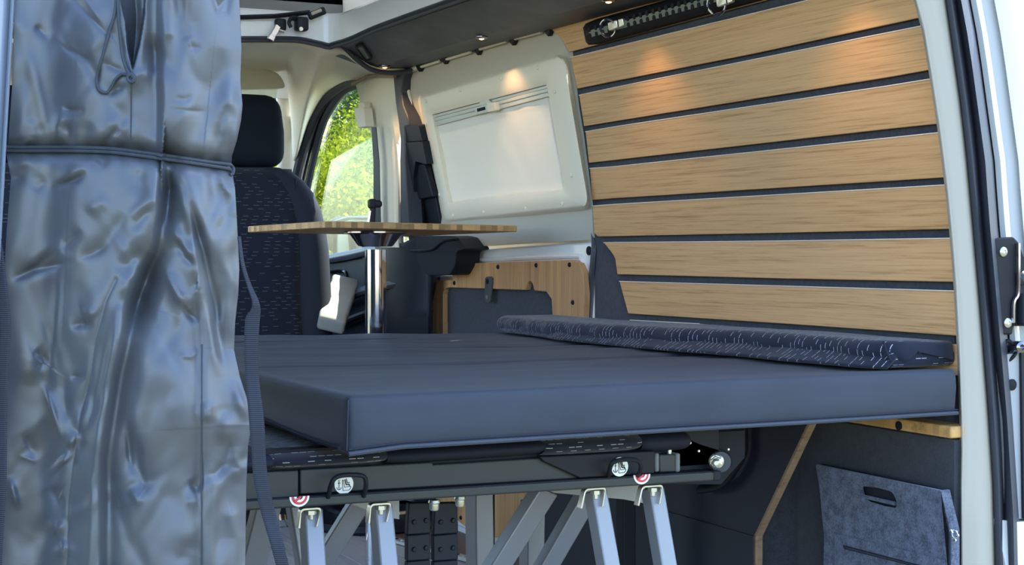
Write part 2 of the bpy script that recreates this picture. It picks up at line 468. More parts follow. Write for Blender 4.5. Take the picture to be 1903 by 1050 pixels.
# floor of the van with long grey planks
flo = MB().box((1.1, 3.35, -.02), (1.66, 2.7, .02)).build('floor', 'black_trim', kind=S)
x = .30
for i in range(11):
    wd = .144
    MB().box((x + wd / 2, 3.35, -.004), (wd - .003, 2.68, .012)).build('plank', 'floor', flo, bevel=.001)
    x += wd
# right side wall: charcoal carpet, lower upright and upper leaning
wl = MB()
def wallpt(Y_, z): return V((XW - LEAN * max(0, z - BELT), Y_, z))
prof = [-.02, .3, .6, BELT, 1.05, 1.2, 1.32, 1.41]
rows_in = [[wallpt(2.10, z), wallpt(3.386, z)] for z in prof]
for (A, B), (C_, D) in zip(rows_in, rows_in[1:]):
    o = V((.05, 0, .0)); wl.prism([A, B, D, C_], o)
bmesh.ops.remove_doubles(wl.bm, verts=wl.bm.verts[:], dist=1e-5)
wall = wl.build('wall_right', 'carpet', kind=S, smooth=20)
EX = 16
slats = [
    [(1018, 50), (1040, 68), (1058, 97), (1440, -3.8), (1712, -76), (1702, -132), (1290, -13)],
    [(1060, 107), (1400, 25), (1712, -50), (1718, 31), (1400, 100), (1147, 150), (1073, 165)],
    [(1076, 177), (1140, 163), (1650, 61), (1725, 46), (1738, 128), (1650, 144), (1140, 226), (1085, 235)],
    [(1088, 245), (1140, 236), (1650, 160), (1742, 145), (1755, 229), (1650, 240), (1140, 298), (1094, 303)],
    [(1096, 313), (1140, 310), (1743, 247), (1760, 246), (1772, 329), (1757, 330), (1140, 369), (1100, 372)],
    [(1101, 383), (1140, 380), (1757, 344), (1773, 343), (1782, 426), (1766, 426), (1460, 433), (1111, 440), (1104, 433)],
    [(1122, 451), (1460, 448), (1766, 443), (1782, 443), (1788, 525), (1772, 524), (1460, 518), (1147, 510), (1143, 481), (1139, 473)],
    [(1151, 523), (1460, 532), (1773, 541), (1790, 541), (1794, 625), (1777, 624), (1460, 602), (1167, 583)],
    [(1171, 595), (1300, 602), (1777, 640), (1790, 641), (1794, 700), (1300, 640), (1176, 640)],
]
for s_ in slats:
    pts = [P(x, y, .010) for x, y in s_]
    upright = pts[0].z < BELT and pts[-1].z < BELT and max(p.z for p in pts) < BELT + .002
    b = MB(); b.prism(pts, (V((1, 0, 0)) if upright else WN) * .007)
    so_ = b.build('slat', 'bam_slat', wall, bevel=.0016, smooth=30)
    if s_[0][0] > 1050:                                       # light caught on the upper edge, painted as a pale strip
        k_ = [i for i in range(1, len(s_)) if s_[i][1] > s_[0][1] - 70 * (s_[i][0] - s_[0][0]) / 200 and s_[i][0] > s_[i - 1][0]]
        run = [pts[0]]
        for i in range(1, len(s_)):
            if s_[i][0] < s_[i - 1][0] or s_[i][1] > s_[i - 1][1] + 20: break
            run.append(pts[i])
        b = MB(); b.tube([p + V((-.0002, 0, .0002)) for p in run], .0011, 6); b.build('highlight_strip', 'edge_highlight', so_)
# door edge seal between wall and sliding door
b = MB(); pts = smoothpath([P(1044, 66, -.012), P(1058, 112, -.012), P(1078, 240, -.012), P(1096, 380, -.011), P(1105, 440, -.004), PX(1104, 470, XW - .003), PX(1099, 530, XW - .003), PX(1094, 600, XW - .003), PX(1090, 680, XW - .003), V((1.877, 3.39, .05))], 60)
b.tube(pts, .009, 8); b.build('trim_1', 'rubber', kind=S)

# ---- panel under the roof edge (two facets) and its trim
b = MB()
YA, YB = 2.06, 4.48
fa = [V((1.548, YB, 1.437)), V((1.70, YB, 1.392)), V((1.70, YA, 1.392)), V((1.548, YA, 1.437))]
b.prism(fa, (0, 0, .012))
fb = [V((1.70, YB, 1.392)), V((1.822, YB, 1.389)), V((1.822, YA, 1.389)), V((1.70, YA, 1.392))]
b.prism(fb, (0, 0, .02))
b.build('ceiling', 'leather', kind=S, smooth=15)
# rubber round the front end of that panel
b = MB()
pts = smoothpath([PY(633, 80, 4.33), PY(650, 98, 4.34), PY(666, 113, 4.35), PY(690, 129, 4.36), PY(720, 135, 4.36), PY(748, 134, 4.36), PY(765, 131, 4.36)], 30)
b.tube(pts, .0075, 8); b.build('trim_2', 'rubber', kind=S)
# white frame round the opening of the pop-up roof
path = [V((x_, 4.30, 0)) for x_ in (.30, .7, 1.1, 1.40)] + rpoly([V((1.40, 4.30, 0)), V((1.53, 4.30, 0)), V((1.53, 4.1, 0))], [0, .05, 0], 8)[1:] + [V((1.53, y_, 0)) for y_ in (3.6, 3.0, 2.0)]
b = MB(); rows = []
for i, p in enumerate(path):
    d = (path[min(i + 1, len(path) - 1)] - path[max(0, i - 1)]).normalized(); d = V((1, 0, 0)) if i < 3 else d; nrm = V((d.y, -d.x, 0))     # to the inside
    o = -nrm
    zt = 1.524
    rows.append([p + o * .0 + V((0, 0, 1.438)), p + o * .004 + V((0, 0, zt - .008)), p + o * .012 + V((0, 0, zt)), p + o * .10 + V((0, 0, zt + .006)),
                 p + o * .10 + V((0, 0, zt - .02)), p + o * .04 + V((0, 0, 1.438))])
b.grid(rows); b.build('trim_3', 'white_paint', kind=S)
# black rubber lip along its lower edge
tr = [PY(x, y, 4.29) for x, y in [(330, 71), (440, 72), (500, 72), (553, 73), (590, 80), (612, 85)]] + [V((1.515, 4.25, 1.431)), V((1.528, 4.15, 1.434)), V((1.53, 3.9, 1.442)), V((1.53, 3.2, 1.443)), V((1.53, 2.0, 1.443))]
path = smoothpath(tr, 70)
b = MB(); b.tube(path, .0165, 10, flat=.45, up=(0, 0, 1)); o_ = b.build('trim_4', 'rubber', kind=S)
b = MB(); b.tube([p + V((-.004, -.008, -.006)) for p in path], .006, 6); b.build('trim_5', 'rubber', kind=S)

# ---- cab headliner: lofted from the roof frame down to windscreen and door opening
U_ = [PY(-160, 80, 4.34), PY(330, 80, 4.34), PY(440, 80, 4.34), PY(500, 81, 4.34), PY(553, 83, 4.34), PY(580, 86, 4.34), PY(600, 92, 4.34), PY(616, 96, 4.34), PY(641, 98, 4.35), PY(675, 122, 4.38), PY(700, 133, 4.4), PY(752, 138, 4.4)]
L_ = [PY(-160, 168, 5.5), PY(330, 168, 5.5), PY(440, 166, 5.5), PY(520, 166, 5.5), PY(534, 172, 5.5), PX(540, 230, 1.82), PX(547, 300, 1.82), PX(573, 228, 1.82), PX(600, 180, 1.82), PX(630, 156, 1.81), PX(662, 148, 1.80), PX(752, 144, 1.80)]
rows = []
US, LS = smoothpath(U_, 80), smoothpath(L_, 80)
for i, (u, l) in enumerate(zip(US, LS)):
    r = []
    for k in range(13):
        t_ = k / 12; p = u.lerp(l, t_)
        r.append(p + V((.0, 0, .05 * math.sin(math.pi * t_) * (1 - .6 * (i / len(US))))))
    rows.append(r)
b = MB(); b.grid(rows)
hl = b.build('ceiling_cab', 'cream_soft', kind=S, smooth=60)
sm = hl.modifiers.new('thick', 'SOLIDIFY'); sm.thickness = .012; sm.offset = 1
# roof skin over the cab and along the side, so that the sky stays outside
b = MB(); b.prism([V((.25, 4.36, 1.56)), V((1.75, 4.36, 1.56)), V((1.86, 4.36, 1.47)), V((1.86, 5.6, 1.40)), V((1.6, 5.75, 1.42)), V((.25, 5.75, 1.42))], (0, 0, .02))
b.build('roof', 'white_paint', kind=S)
b = MB(); b.prism([V((1.62, 2.05, 1.50)), V((1.90, 2.05, 1.45)), V((1.90, 4.37, 1.45)), V((1.62, 4.37, 1.50))], (0, 0, .02))
b.build('roof_edge', 'white_paint', kind=S)
b = MB(); b.prism([V((1.835, 2.08, 1.40)), V((1.835, 4.5, 1.40)), V((1.90, 4.5, 1.46)), V((1.90, 2.08, 1.46))], (.015, 0, 0))
b.build('roof_rail', 'white_paint', kind=S)

# ---- windscreen
b = MB(); b.prism([V((.30, 5.50, 1.31)), V((1.66, 5.50, 1.31)), V((1.78, 6.25, .80)), V((.30, 6.25, .80))], (0, .006, .006))
b.build('window_1', 'glass', kind=S)
# windscreen pillar
b = MB(); b.tube([PX(534, 172, 1.82), PX(541, 235, 1.83), V((1.86, 5.78, 1.10)), V((1.90, 6.2, .80)), V((1.92, 6.4, .6))], .045, 10)
b.build('trim_6', 'cream', kind=S)
# dashboard top beyond the seat, with the bonnet outside
b = MB(); b.rbox((1.1, 5.92, .70), (1.5, .5, .22), .07, (6, 3, 3)); b.build('dashboard', 'black_trim', label='black dashboard across the front of the cab behind the seat', cat='dashboard')

# ---- cab door: glass, seals and dark panel
gl_pts = [(659, 156), (630, 174), (607, 211), (590, 262), (579, 304), (566, 360), (552, 470), (620, 480), (760, 470), (760, 150), (700, 150)]
b = MB(); b.prism([PX(x, y, 1.885) for x, y in gl_pts], (.004, 0, 0)); b.build('window_2', 'glass', kind=S)
def seal(px, X0, r, name, mat, flat=1.0):
    b_ = MB(); b_.tube(smoothpath([PX(x, y, X0) for x, y in px], 60), r, 8, flat=flat); return b_.build(name, mat, kind=S)
seal([(700, 143), (652, 150), (624, 164), (598, 190), (580, 226), (560, 290), (548, 345), (536, 420), (526, 520)], 1.835, .019, 'trim_7', 'rubber')
seal([(700, 150), (655, 156), (630, 168), (606, 198), (590, 232), (573, 290), (561, 345), (549, 420), (540, 520)], 1.85, .008, 'trim_8', 'dark_chrome')
seal([(700, 153), (661, 159), (637, 171), (614, 202), (599, 234), (584, 290), (572, 345), (560, 420), (552, 520)], 1.865, .014, 'trim_9', 'rubber')
b = MB()
dp = [(540, 482), (619, 477), (690, 464), (800, 452)]
dq = [PX(x, y, 1.845) for x, y in dp]; dq += [V((1.845, dq[-1].y, 0)), V((1.845, 6.2, 0)), V((1.845, 6.2, dq[0].z))]
b.prism(dq, (.05, 0, 0))
d2 = b.build('door_2', 'black_trim', kind=S, bevel=.006)
b = MB(); b.tube([PX(545, 486, 1.835), PX(619, 480, 1.835), PX(655, 473, 1.835), PX(690, 465, 1.835), PX(790, 452, 1.835)], .016, 10); b.build('door_ledge', plain('blue grey ledge', (.10, .115, .15), .35), d2)
b = MB(); b.tube(smoothpath([PX(612, 506, 1.84), PX(636, 504, 1.84), PX(643, 512, 1.84), PX(645, 535, 1.84), PX(640, 560, 1.84)], 20), .006, 6); b.build('handle_surround', 'dark_chrome', d2)
b = MB(); b.tube(smoothpath([PX(615, 575, 1.82), PX(650, 552, 1.81), PX(690, 536, 1.81), PX(760, 522, 1.81)], 20), .022, 8, flat=.6); b.build('door_armrest', 'black_trim', d2)
b = MB(); b.tube(smoothpath([PX(625, 605, 1.82), PX(655, 592, 1.82), PX(690, 580, 1.82), PX(760, 566, 1.82)], 20), .012, 8); b.build('door_pocket', 'black_trim', d2)

# ---- B pillar between cab door and sliding door
def loftpx(rows_px, planes, name, mat, thick=.03, n=None, **kw):
    """surface lofted between upright outlines; each outline a list of picture measures on its own plane X"""
    rows_ = []
    for px, X0 in zip(rows_px, planes):
        rows_.append(smoothpath([PX(x, y, X0) for x, y in px], 30))
    b_ = MB(); b_.grid(rows_); o = b_.build(name, mat, kind=kw.get('kind', S), parent=kw.get('parent'), smooth=60)
    m_ = o.modifiers.new('thick', 'SOLIDIFY'); m_.thickness = thick; m_.offset = -1 if kw.get('inv') else 1
    return o
loftpx([[(659, 150), (667, 180), (679, 229), (690, 250), (694, 320), (697, 430), (698, 460)],
        [(684, 142), (690, 180), (700, 230), (708, 270), (711, 330), (712, 430), (712, 460)],
        [(712, 139), (722, 180), (731, 230), (738, 280), (740, 330), (740, 430), (740, 460)],
        [(733, 139), (736, 180), (742, 230), (745, 280), (747, 330), (748, 430), (748, 460)],
        [(738, 139), (740, 180), (747, 230), (750, 280), (751, 330), (752, 430), (752, 460)]],
       [1.835, 1.80, 1.785, 1.80, 1.84], 'trim_10', 'cream')
# slim brown cable cover over its head
b = MB(); b.tube([PX(655, 156, 1.80), PX(684, 142, 1.78), PX(700, 140, 1.775), PX(734, 142, 1.77)], .006, 6); b.build('trim_11', 'ply', kind=S)
# lower black part of the pillar
loftpx([[(672, 452), (674, 500), (678, 560), (684, 640), (690, 700)],
        [(725, 452), (724, 500), (722, 560), (712, 640), (706, 700)],
        [(748, 452), (750, 500), (748, 560), (738, 640), (730, 700)],
        [(772, 440), (776, 480), (790, 520), (794, 640), (794, 700)],
        [(800, 440), (800, 480), (800, 520), (800, 640), (800, 700)]],
       [1.84, 1.80, 1.785, 1.79, 1.80], 'trim_12', 'black_trim')
# black gap and seal in front of the sliding door
gp = [(730, 137), (752, 126), (757, 128), (749, 146), (745, 170), (748, 195), (756, 215), (760, 234), (752, 236), (752, 300), (760, 440), (745, 440), (743, 300), (744, 262), (740, 225), (735, 190), (732, 160)]
b = MB(); b.prism([PX(x, y, 1.783) for x, y in gp], (.05, 0, 0)); b.build('trim_13', 'rubber', kind=S, bevel=.004)

# ================================================================== SLIDING DOOR (shut)
door = empty('door_1', V((1.86, 3.9, 0)), kind=S)
def W(x, y, inn=.004): return PW(x, y, inn)
# grey upper skin
pts = [W(752, 134), W(764, 123), W(1014, 50), W(1030, 56), W(1042, 68), W(1052, 88), W(1060, 112), W(1084, 260), W(1100, 385), W(1104, 446), W(866, 461), W(790, 470), W(780, 420), W(764, 250), W(755, 160)]
b = MB(); b.prism([W(770, 425, -.0262), W(1104, 425, -.0262), PX(1104, 470, 1.93), PX(770, 490, 1.93)], (.01, 0, 0)); b.build('inner_skin', 'door_grey', door)
def hit(c, d_, loop, far):
    best = None
    for p, q in zip(loop, loop[1:] + loop[:1]):
        den = d_.y * (q.z - p.z) - d_.z * (q.y - p.y)
        if abs(den) < 1e-12: continue
        t_ = ((p.y - c.y) * (q.z - p.z) - (p.z - c.z) * (q.y - p.y)) / den
        s_ = ((p.y - c.y) * d_.z - (p.z - c.z) * d_.y) / den
        if t_ > 0 and -1e-6 <= s_ <= 1 + 1e-6 and (best is None or (t_ > best if far else t_ < best)): best = t_
    return c + V((0, d_.y, d_.z)) * best
def holed(outer, hole):
    c = sum(hole, V()) / len(hole)
    an = sorted(set(round(math.atan2(p.z - c.z, p.y - c.y), 5) for p in outer + hole))
    ds = [V((0, math.cos(a), math.sin(a))) for a in an]
    return [hit(c, d_, outer, False) for d_ in ds], [hit(c, d_, hole, True) for d_ in ds]
oA, oB = holed(pts, rpoly([W(800, 224), W(1020, 166), W(1054, 356), W(830, 384)], .01, 3))
for q in oA + oB: q.x = XW - .004 - LEAN * (q.z - BELT) if q.z > .86 else q.x
b = MB(); b.ring(oA, oB, WN * .03); b.build('upper_panel', 'door_grey', door, bevel=.003)
# pale bead along the front top corner
b = MB(); b.tube(smoothpath([W(776, 260, .008), W(766, 205, .009), W(757, 160, .009), W(757, 143, .009), W(764, 131, .009), W(778, 125, .009)], 30), .008, 8); b.build('edge_bead', 'cream', door)
b = MB(); b.lathe([(.011, 0), (.010, .004), (.006, .006)], W(760, 201, .016), -WN, 14); b.build('grommet', 'ink', door)
# notched cover strip along the top with its clips
b = MB(); b.prism([W(765, 121, .012), W(1016, 48, .012), W(1016, 53, .012), W(767, 130, .012)], WN * .008); b.build('top_strip', 'black_trim', door)
for (x0, y0), (x1, y1) in (((783, 121), (817, 111)), ((830, 107), (875, 94)), ((892, 88), (941, 74)), ((957, 69), (1006, 57))):
    b = MB(); b.tube([W(x0, y0 + 3, .014), W(x1, y1 + 2.5, .014)], .0045, 6); b.build('strip_bead', 'cream', door)
for x, y in ((778, 122), (825, 108), (886, 91), (951, 73), (1017, 56)):
    b = MB(); b.prism([W(x - 7, y - 2, .017), W(x + 6, y - 6, .017), W(x + 4, y + 5, .017), W(x + 1, y + 12, .017), W(x - 3, y + 7, .017)], WN * .012)
    b.build('clip', 'black_trim', door, bevel=.001)
# raised cream window surround, blind and catch
O_ = rpoly([W(780, 181, .028), W(1046, 101, .028), W(1094, 383, .028), W(827, 411, .028)], [.03, .05, .035, .03], 8)
OB = rpoly([W(775, 179, .004), W(1054, 96, .004), W(1099, 390, .004), W(822, 416, .004)], [.03, .05, .035, .03], 8)
I_ = rpoly([W(803, 213, .026), W(1016, 157, .026), W(1049, 352, .026), W(834, 377, .026)], [.008, .008, .02, .008], 8)
IB = [p + WN * .020 for p in I_]
b = MB(); loops = [b.vs(q) for q in (OB, O_, [a.lerp(c, .12) - WN * .004 for a, c in zip(O_, I_)], [a.lerp(c, .86) - WN * .003 for a, c in zip(O_, I_)], I_, IB)]
for A, B in zip(loops, loops[1:]):
    for i in range(len(A)): b.face([A[i], A[(i + 1) % len(A)], B[(i + 1) % len(A)], B[i]])
surr = b.build('window_frame', 'frame', door, smooth=50)
for x, y in ((792, 188), (856, 168), (932, 145), (999, 126), (792, 231), (1031, 170), (1062, 326), (817, 362), (842, 401), (899, 395), (977, 388), (1046, 379)):
    b = MB(); b.lathe([(.0055, 0), (.0055, .002), (.003, .0032), (0, .0035)], W(x, y, .031), -WN, 10); b.build('screw_cap', 'frame', surr)
b = MB(); b.prism(rpoly([W(799, 226, .010), W(1022, 168, .010), W(1053, 356, .010), W(831, 382, .010)], .004, 3), WN * .006)
b2 = MB(); nu, nv = 40, 24; rows = []
A0, A1, A2, A3 = W(801, 232, .013), W(1022, 176, .013), W(1052, 354, .013), W(832, 378, .013)
for i in range(nu + 1):
    r = []
    for j in range(nv + 1):
        u, v_ = i / nu, j / nv; p = A0.lerp(A1, u).lerp(A3.lerp(A2, u), v_)
        wv = .0022 * math.sin(u * 17 + v_ * 5 + 2 * math.sin(v_ * 3)) * math.sin(math.pi * v_) * (.4 + u) + .0012 * math.sin(u * 41 - v_ * 9)
        r.append(p - WN * wv)
    rows.append(r)
b2.grid(rows); bl = b2.build('blind', 'blind', door, smooth=60)
sm = bl.modifiers.new('thick', 'SOLIDIFY'); sm.thickness = .0006
b.build('window_pane', 'glass', door)
def strip(y0, y1, inn, th, mat, name, par):
    """rail across the blind: y0..y1 picture rows at its left end, following the slope"""
    s0 = (157 - 213) / (1016 - 803)
    b_ = MB(); b_.prism([W(804, y0, inn), W(1017, y0 + s0 * 213, inn), W(1020, y1 + s0 * 213, inn), W(806, y1, inn)], WN * th)
    return b_.build(name, mat, par, bevel=.001)
strip(214, 219, .020, .010, 'alu', 'rail', bl); strip(220, 226, .023, .012, 'alu', 'rail', bl); strip(227.5, 235, .021, .010, 'alu', 'rail', bl)
ct = MB(); ct.prism(rpoly([W(881, 200, .030), W(905, 193, .030), W(908, 207, .030), W(884, 214, .030)], .003, 3), WN * .012); ctc = ct.build('catch', 'alu', bl, bevel=.001)
ct = MB(); ct.prism(rpoly([W(904, 191, .036), W(919, 190, .036), W(920, 206, .036), W(906, 209, .036)], .004, 3), WN * .016); ct.build('catch_button', 'frame', bl, bevel=.0015)
ct = MB(); ct.prism(rpoly([W(891, 189, .026), W(906, 184, .026), W(913, 190, .026), W(893, 197, .026)], .004, 3), WN * .008); ct.build('catch_lug', 'alu', bl, bevel=.001)
ct = MB(); ct.prism([W(886, 202, .0305), W(901, 198, .0305), W(902, 204, .0305), W(887, 208, .0305)], WN * .0015); ct.build('catch_recess', 'ink', bl)
# black grip column
b = MB(); b.prism(rpoly([W(749, 234, .05), W(778, 232, .05), W(785, 262, .05), W(751, 264, .05)], [.006, .012, .002, .002], 4), WN * .05); b.build('grip_cap', 'black_trim', door, bevel=.004)
b = MB(); b.prism(rpoly([W(751, 265, .054), W(785, 263, .054), W(793, 306, .054), W(772, 300, .054), W(768, 330, .054), W(772, 440, .054), W(757, 440, .054), W(750, 345, .054), W(751, 308, .054)], .004, 3), WN * .054); b.build('grip_column', 'black_trim', door, bevel=.006)
b = MB(); b.prism([W(764, 300, .022), W(797, 300, .022), W(822, 440, .022), W(764, 440, .022)], WN * .02); b.build('grip_recess', 'black_trim', door, bevel=.003)
b = MB(); b.prism(rpoly([W(772, 306, .042), W(788, 305, .042), W(804, 366, .042), W(773, 371, .042)], .006, 4), WN * .02); b.build('grip_lever', 'black_trim', door, bevel=.004)
# black armrest block below
b = MB()
b.prism(rpoly([PX(758, 438, 1.79), PX(835, 438, 1.79), PX(850, 441, 1.79), PX(866, 463, 1.79), PX(848, 468, 1.79), PX(846, 493, 1.79), PX(836, 511, 1.79), PX(797, 512, 1.79), PX(778, 500, 1.79), PX(765, 466, 1.79)], .012, 4), (.075, 0, 0))
b.build('armrest', 'black_trim', door, bevel=.010, seg=3)
b = MB(); b.tube(smoothpath([PX(764, 466, 1.788), PX(785, 466, 1.786), PX(806, 462, 1.784), PX(824, 448, 1.784), PX(850, 444, 1.786)], 24), .004, 6); b.build('armrest_seam', 'dark_steel', door)
# white lower door metal
X1 = 1.876
b = MB(); b.prism([PX(x, y, X1) for x, y in [(846, 474), (852, 467), (866, 464), (1098, 450), (1103, 447), (1103, 455), (1100, 520), (1091, 610), (1080, 1085), (760, 935), (793, 520), (797, 513), (840, 511)]], (.03, 0, 0))
b.build('lower_panel', 'white_paint', door, bevel=.006)
b = MB(); b.tube(smoothpath([PX(850, 486, X1), PX(900, 483, X1), PX(1062, 476, X1), PX(1080, 482, X1), PX(1090, 500, X1), PX(1091, 540, X1), PX(1088, 600, X1), PX(1083, 700, X1)], 40), .007, 8); b.build('pressed_edge', 'white_paint', door)
b = MB(); b.lathe([(.012, 0), (.011, .003), (.007, .005)], PX(1095, 466, X1), (-1, 0, 0), 14); b.build('grommet', 'ink', door)
b = MB(); b.lathe([(.004, 0), (.004, .003)], PX(799, 513, X1), (-1, 0, 0), 8); b.build('grommet', 'ink', door)
# charcoal lining and the bamboo frame screwed over it
XB = 1.852
b = MB(); b.prism([PX(x, y, 1.868) for x, y in [(815, 530), (1032, 530), (1040, 800), (815, 800)]], (.008, 0, 0)); b.build('lining', 'carpet', door)
outer = [(792, 545), (797, 528), (806, 521), (841, 520), (842, 493), (848, 490), (1060, 483), (1076, 489), (1083, 506), (1086, 545), (1084, 600)]
inner = [(1027, 592), (1025, 556), (1015, 542), (993, 540), (990, 528), (985, 522), (980, 526), (977, 539), (834, 534), (826, 537), (823, 546), (823, 600)]
bo = [PX(x, y, XB) for x, y in outer]; bi = [PX(x, y, XB) for x, y in inner]
low_y0, low_y1 = bo[-1].y, bo[0].y
bo += [V((XB, low_y0, .16)), V((XB, low_y0 + .06, .10)), V((XB, 3.86, .052)), V((XB, 4.0, .024)), V((XB, 4.14, .045)), V((XB, 4.30, .075)), V((XB, low_y1, .13))]
bin_low = [V((XB, bi[0].y, .30)), V((XB, bi[0].y + .05, .22)), V((XB, bi[-1].y - .05, .22)), V((XB, bi[-1].y, .30))]
# one board: split in two outlines so that the hole stays open
top_piece = bo[:11] + bi
b = MB(); b.prism(top_piece, (.016, 0, 0))
board = b.build('bamboo_board', 'bam_board', door, bevel=.0015, smooth=30)
low_piece = [bo[10]] + bo[11:] + [bo[0], bi[-1]] + bin_low[::-1] + [bi[0]]
b = MB(); b.prism(low_piece, (.016, 0, 0)); b.build('bamboo_board', 'bam_board', door, smooth=30)
for x, y in ((869, 499), (926, 496), (997, 493), (1059, 492), (845, 526), (801, 529), (1065, 562), (795, 614)):
    screw(board, PX(x, y, XB), (-1, 0, 0), .0062, .004)
for x, y in ((857, 962), (917, 984), (1060, 660)):
    screw(board, PX(x, y, XB), (-1, 0, 0), .0062, .004)
hk = MB(); hk.prism(rpoly([PX(901, 517, XB - .006), PX(904, 514, XB - .006), PX(912, 514, XB - .006), PX(914, 517, XB - .006), PX(911, 560, XB - .006), PX(908, 563, XB - .006), PX(902, 562, XB - .006), PX(900, 558, XB - .006)], .003, 3), (.006, 0, 0))
hko = hk.build('strap_hook', plain('grey rubber', (.06, .065, .065), .6), board, bevel=.001)
screw(board, PX(906, 523, XB - .006), (-1, 0, 0), .008, .003, 'ink')
screw(board, PX(905, 552, XB - .006), (-1, 0, 0), .006, .002, 'olive', 'strap_eye')
# door sill trim and step at the floor
b = MB(); b.prism([V((1.68, 4.62, .0)), V((1.90, 4.62, 0)), V((1.90, 3.36, 0)), V((1.80, 3.36, 0)), V((1.74, 3.86, .0)), V((1.64, 4.22, 0)), V((1.62, 4.6, 0))], (0, 0, .006))
b.build('sill', plain('brown step board', (.16, .115, .085), .5), door)

# ================================================================== REAR PILLAR AND BODY AT THE RIGHT
ys = [-40, 0, 60, 120, 180, 240, 300, 360, 420, 480, 540, 600, 660, 720, 780, 840, 900, 960, 1020, 1090, 1500]
LE = [(1686, -40), (1698, 0), (1712, 50), (1727, 140), (1742, 240), (1755, 340), (1765, 440), (1772, 530), (1778, 640), (1784, 820), (1782, 930), (1783, 1050), (1783, 1100)]
RE = [(1751, -40), (1757, 0), (1770, 90), (1783, 180), (1795, 280), (1806, 400), (1820, 560), (1836, 760), (1845, 900), (1849, 1050), (1850, 1100)]
GE = [(1770, -40), (1777, 0), (1800, 150), (1815, 270), (1825, 400), (1843, 600), (1862, 800), (1866, 920), (1868, 1050), (1869, 1100)]
SE = [(1792, -40), (1800, 0), (1815, 80), (1830, 190), (1845, 300), (1852, 400), (1870, 600), (1885, 770), (1897, 960), (1899, 1050), (1900, 1100)]
def upright(curves, name, mat, kind=S, ext=None):
    """strip standing round the rear opening: curves = (edge table, offset in picture px, plane Y)"""
    b_ = MB(); b_.grid([[PY(lerp_curve(tab, y) + dx, y, Y_) for y in ys] for tab, dx, Y_ in curves])
    return b_.build(name, mat, kind=kind, smooth=70)
upright([(LE, 2, 2.16), (LE, 0, 2.075), (LE, 4, 2.055), (LE, 8, 2.057), (LE, 30, 2.045), (RE, -6, 2.045), (RE, 3, 2.06), (RE, 5, 2.2)], 'trim_14', 'pillar')
upright([(RE, -2, 2.07), (RE, 2, 2.045), (RE, 10, 2.035), (GE, -8, 2.034), (GE, -2, 2.048), (GE, 0, 2.052), (GE, 2, 2.046), (GE, 8, 2.03), (SE, -14, 2.022), (SE, -4, 2.034), (SE, 1, 2.06), (SE, 2, 2.2)], 'trim_15', 'rubber')
# stitched edge of the pillar cover
b = MB(); b.tube([PY(lerp_curve(LE, y) + 6, y, 2.052) for y in range(-30, 1080, 20)], .0016, 6); b.build('trim_16', 'pillar', kind=S)
# white body beside the opening, with a pressed rib and step
BE = [(1885, -40), (1895, 0), (1903, 60), (1925, 150), (1960, 400), (1985, 700), (2000, 1100)]
b = MB(); b.grid([[PY(lerp_curve(t_, y) + dx, y, Y_) for y in ys] for t_, dx, Y_ in
    [(SE, -4, 2.10), (SE, 4, 2.06), (SE, 14, 2.052), (SE, 22, 2.053), (SE, 24, 2.07), (SE, 46, 2.071), (SE, 48, 2.062), (SE, 52, 2.062), (BE, 0, 2.064), (BE, 6, 2.08), (BE, 8, 2.4)]])
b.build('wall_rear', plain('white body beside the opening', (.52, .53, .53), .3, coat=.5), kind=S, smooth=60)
b = MB(); b.prism([PY(1850, 965, 2.05), PY(1890, 970, 2.03), PY(1960, 966, 2.03), PY(1960, 1100, 2.03), PY(1880, 1100, 2.03)], (0, .04, 0)); b.build('trim_17', 'white_paint', kind=S)
# latch plate with screws and stop buffer
YH = 2.03
hp = empty('latch_plate', PY(1890, 620, YH), 'black pressed steel latch plate on the white body beside the rear seal', 'latch')
b = MB(); b.prism(rpoly([PY(1848, 443, YH), PY(1884, 440, YH), PY(1894, 450, YH), PY(1904, 476, YH), PY(1950, 480, YH), PY(1950, 606, YH), PY(1884, 606, YH), PY(1882, 622, YH), PY(1862, 622, YH)], .004, 4), (0, .012, 0))
b.build('plate', 'dark_steel', hp, bevel=.003, seg=3)
b = MB(); b.tube(smoothpath([PY(1893, 452, YH - .004), PY(1893, 500, YH - .005), PY(1892, 545, YH - .004), PY(1884, 562, YH - .003), PY(1883, 600, YH - .003)], 24), .0035, 6); b.build('flange', 'dark_chrome', hp)
b = MB(); b.rbox(PY(1912, 575, YH - .006), (.042, .02, .055), .006, (2, 2, 2)); b.build('catch_block', 'black_trim', hp)
b = MB(); b.lathe([(.012, 0), (.013, .006), (.009, .012), (0, .013)], PY(1899, 517, YH), (0, -1, 0), 16); b.build('rubber_bush', 'rubber', hp)
for x, y in ((1864, 468), (1872, 600)):
    q = PY(x, y, YH); b = MB(); b.lathe([(.0085, 0), (.0085, .002), (.006, .0045), (.0035, .005), (.003, .003)], q, (0, -1, 0), 18); b.build('screw', 'zinc', hp)
bf = empty('stop_buffer', PY(1880, 665, YH), 'dark round stop buffer below the black latch plate', 'buffer')
b = MB(); b.lathe([(.011, 0), (.011, .02), (.0095, .026), (.005, .028), (.0045, .02)], PY(1884, 645, YH + .012), (-.25, -1, .05), 18); b.build('roller', 'dark_chrome', bf)
b = MB(); b.tube(smoothpath([PY(1866, 636, YH + .01), PY(1876, 634, YH + .004), PY(1888, 650, YH + .004), PY(1884, 662, YH + .004), PY(1872, 672, YH + .01)], 16), .0035, 6); b.build('bracket', 'dark_steel', bf)
b = MB(); b.prism([PY(1862, 660, YH + .006), PY(1897, 655, YH + .006), PY(1902, 964, YH + .006), PY(1880, 964, YH + .006)], (0, .02, 0)); b.build('trim_18', plain('grey inner flange', (.34, .35, .36), .5), kind=S)
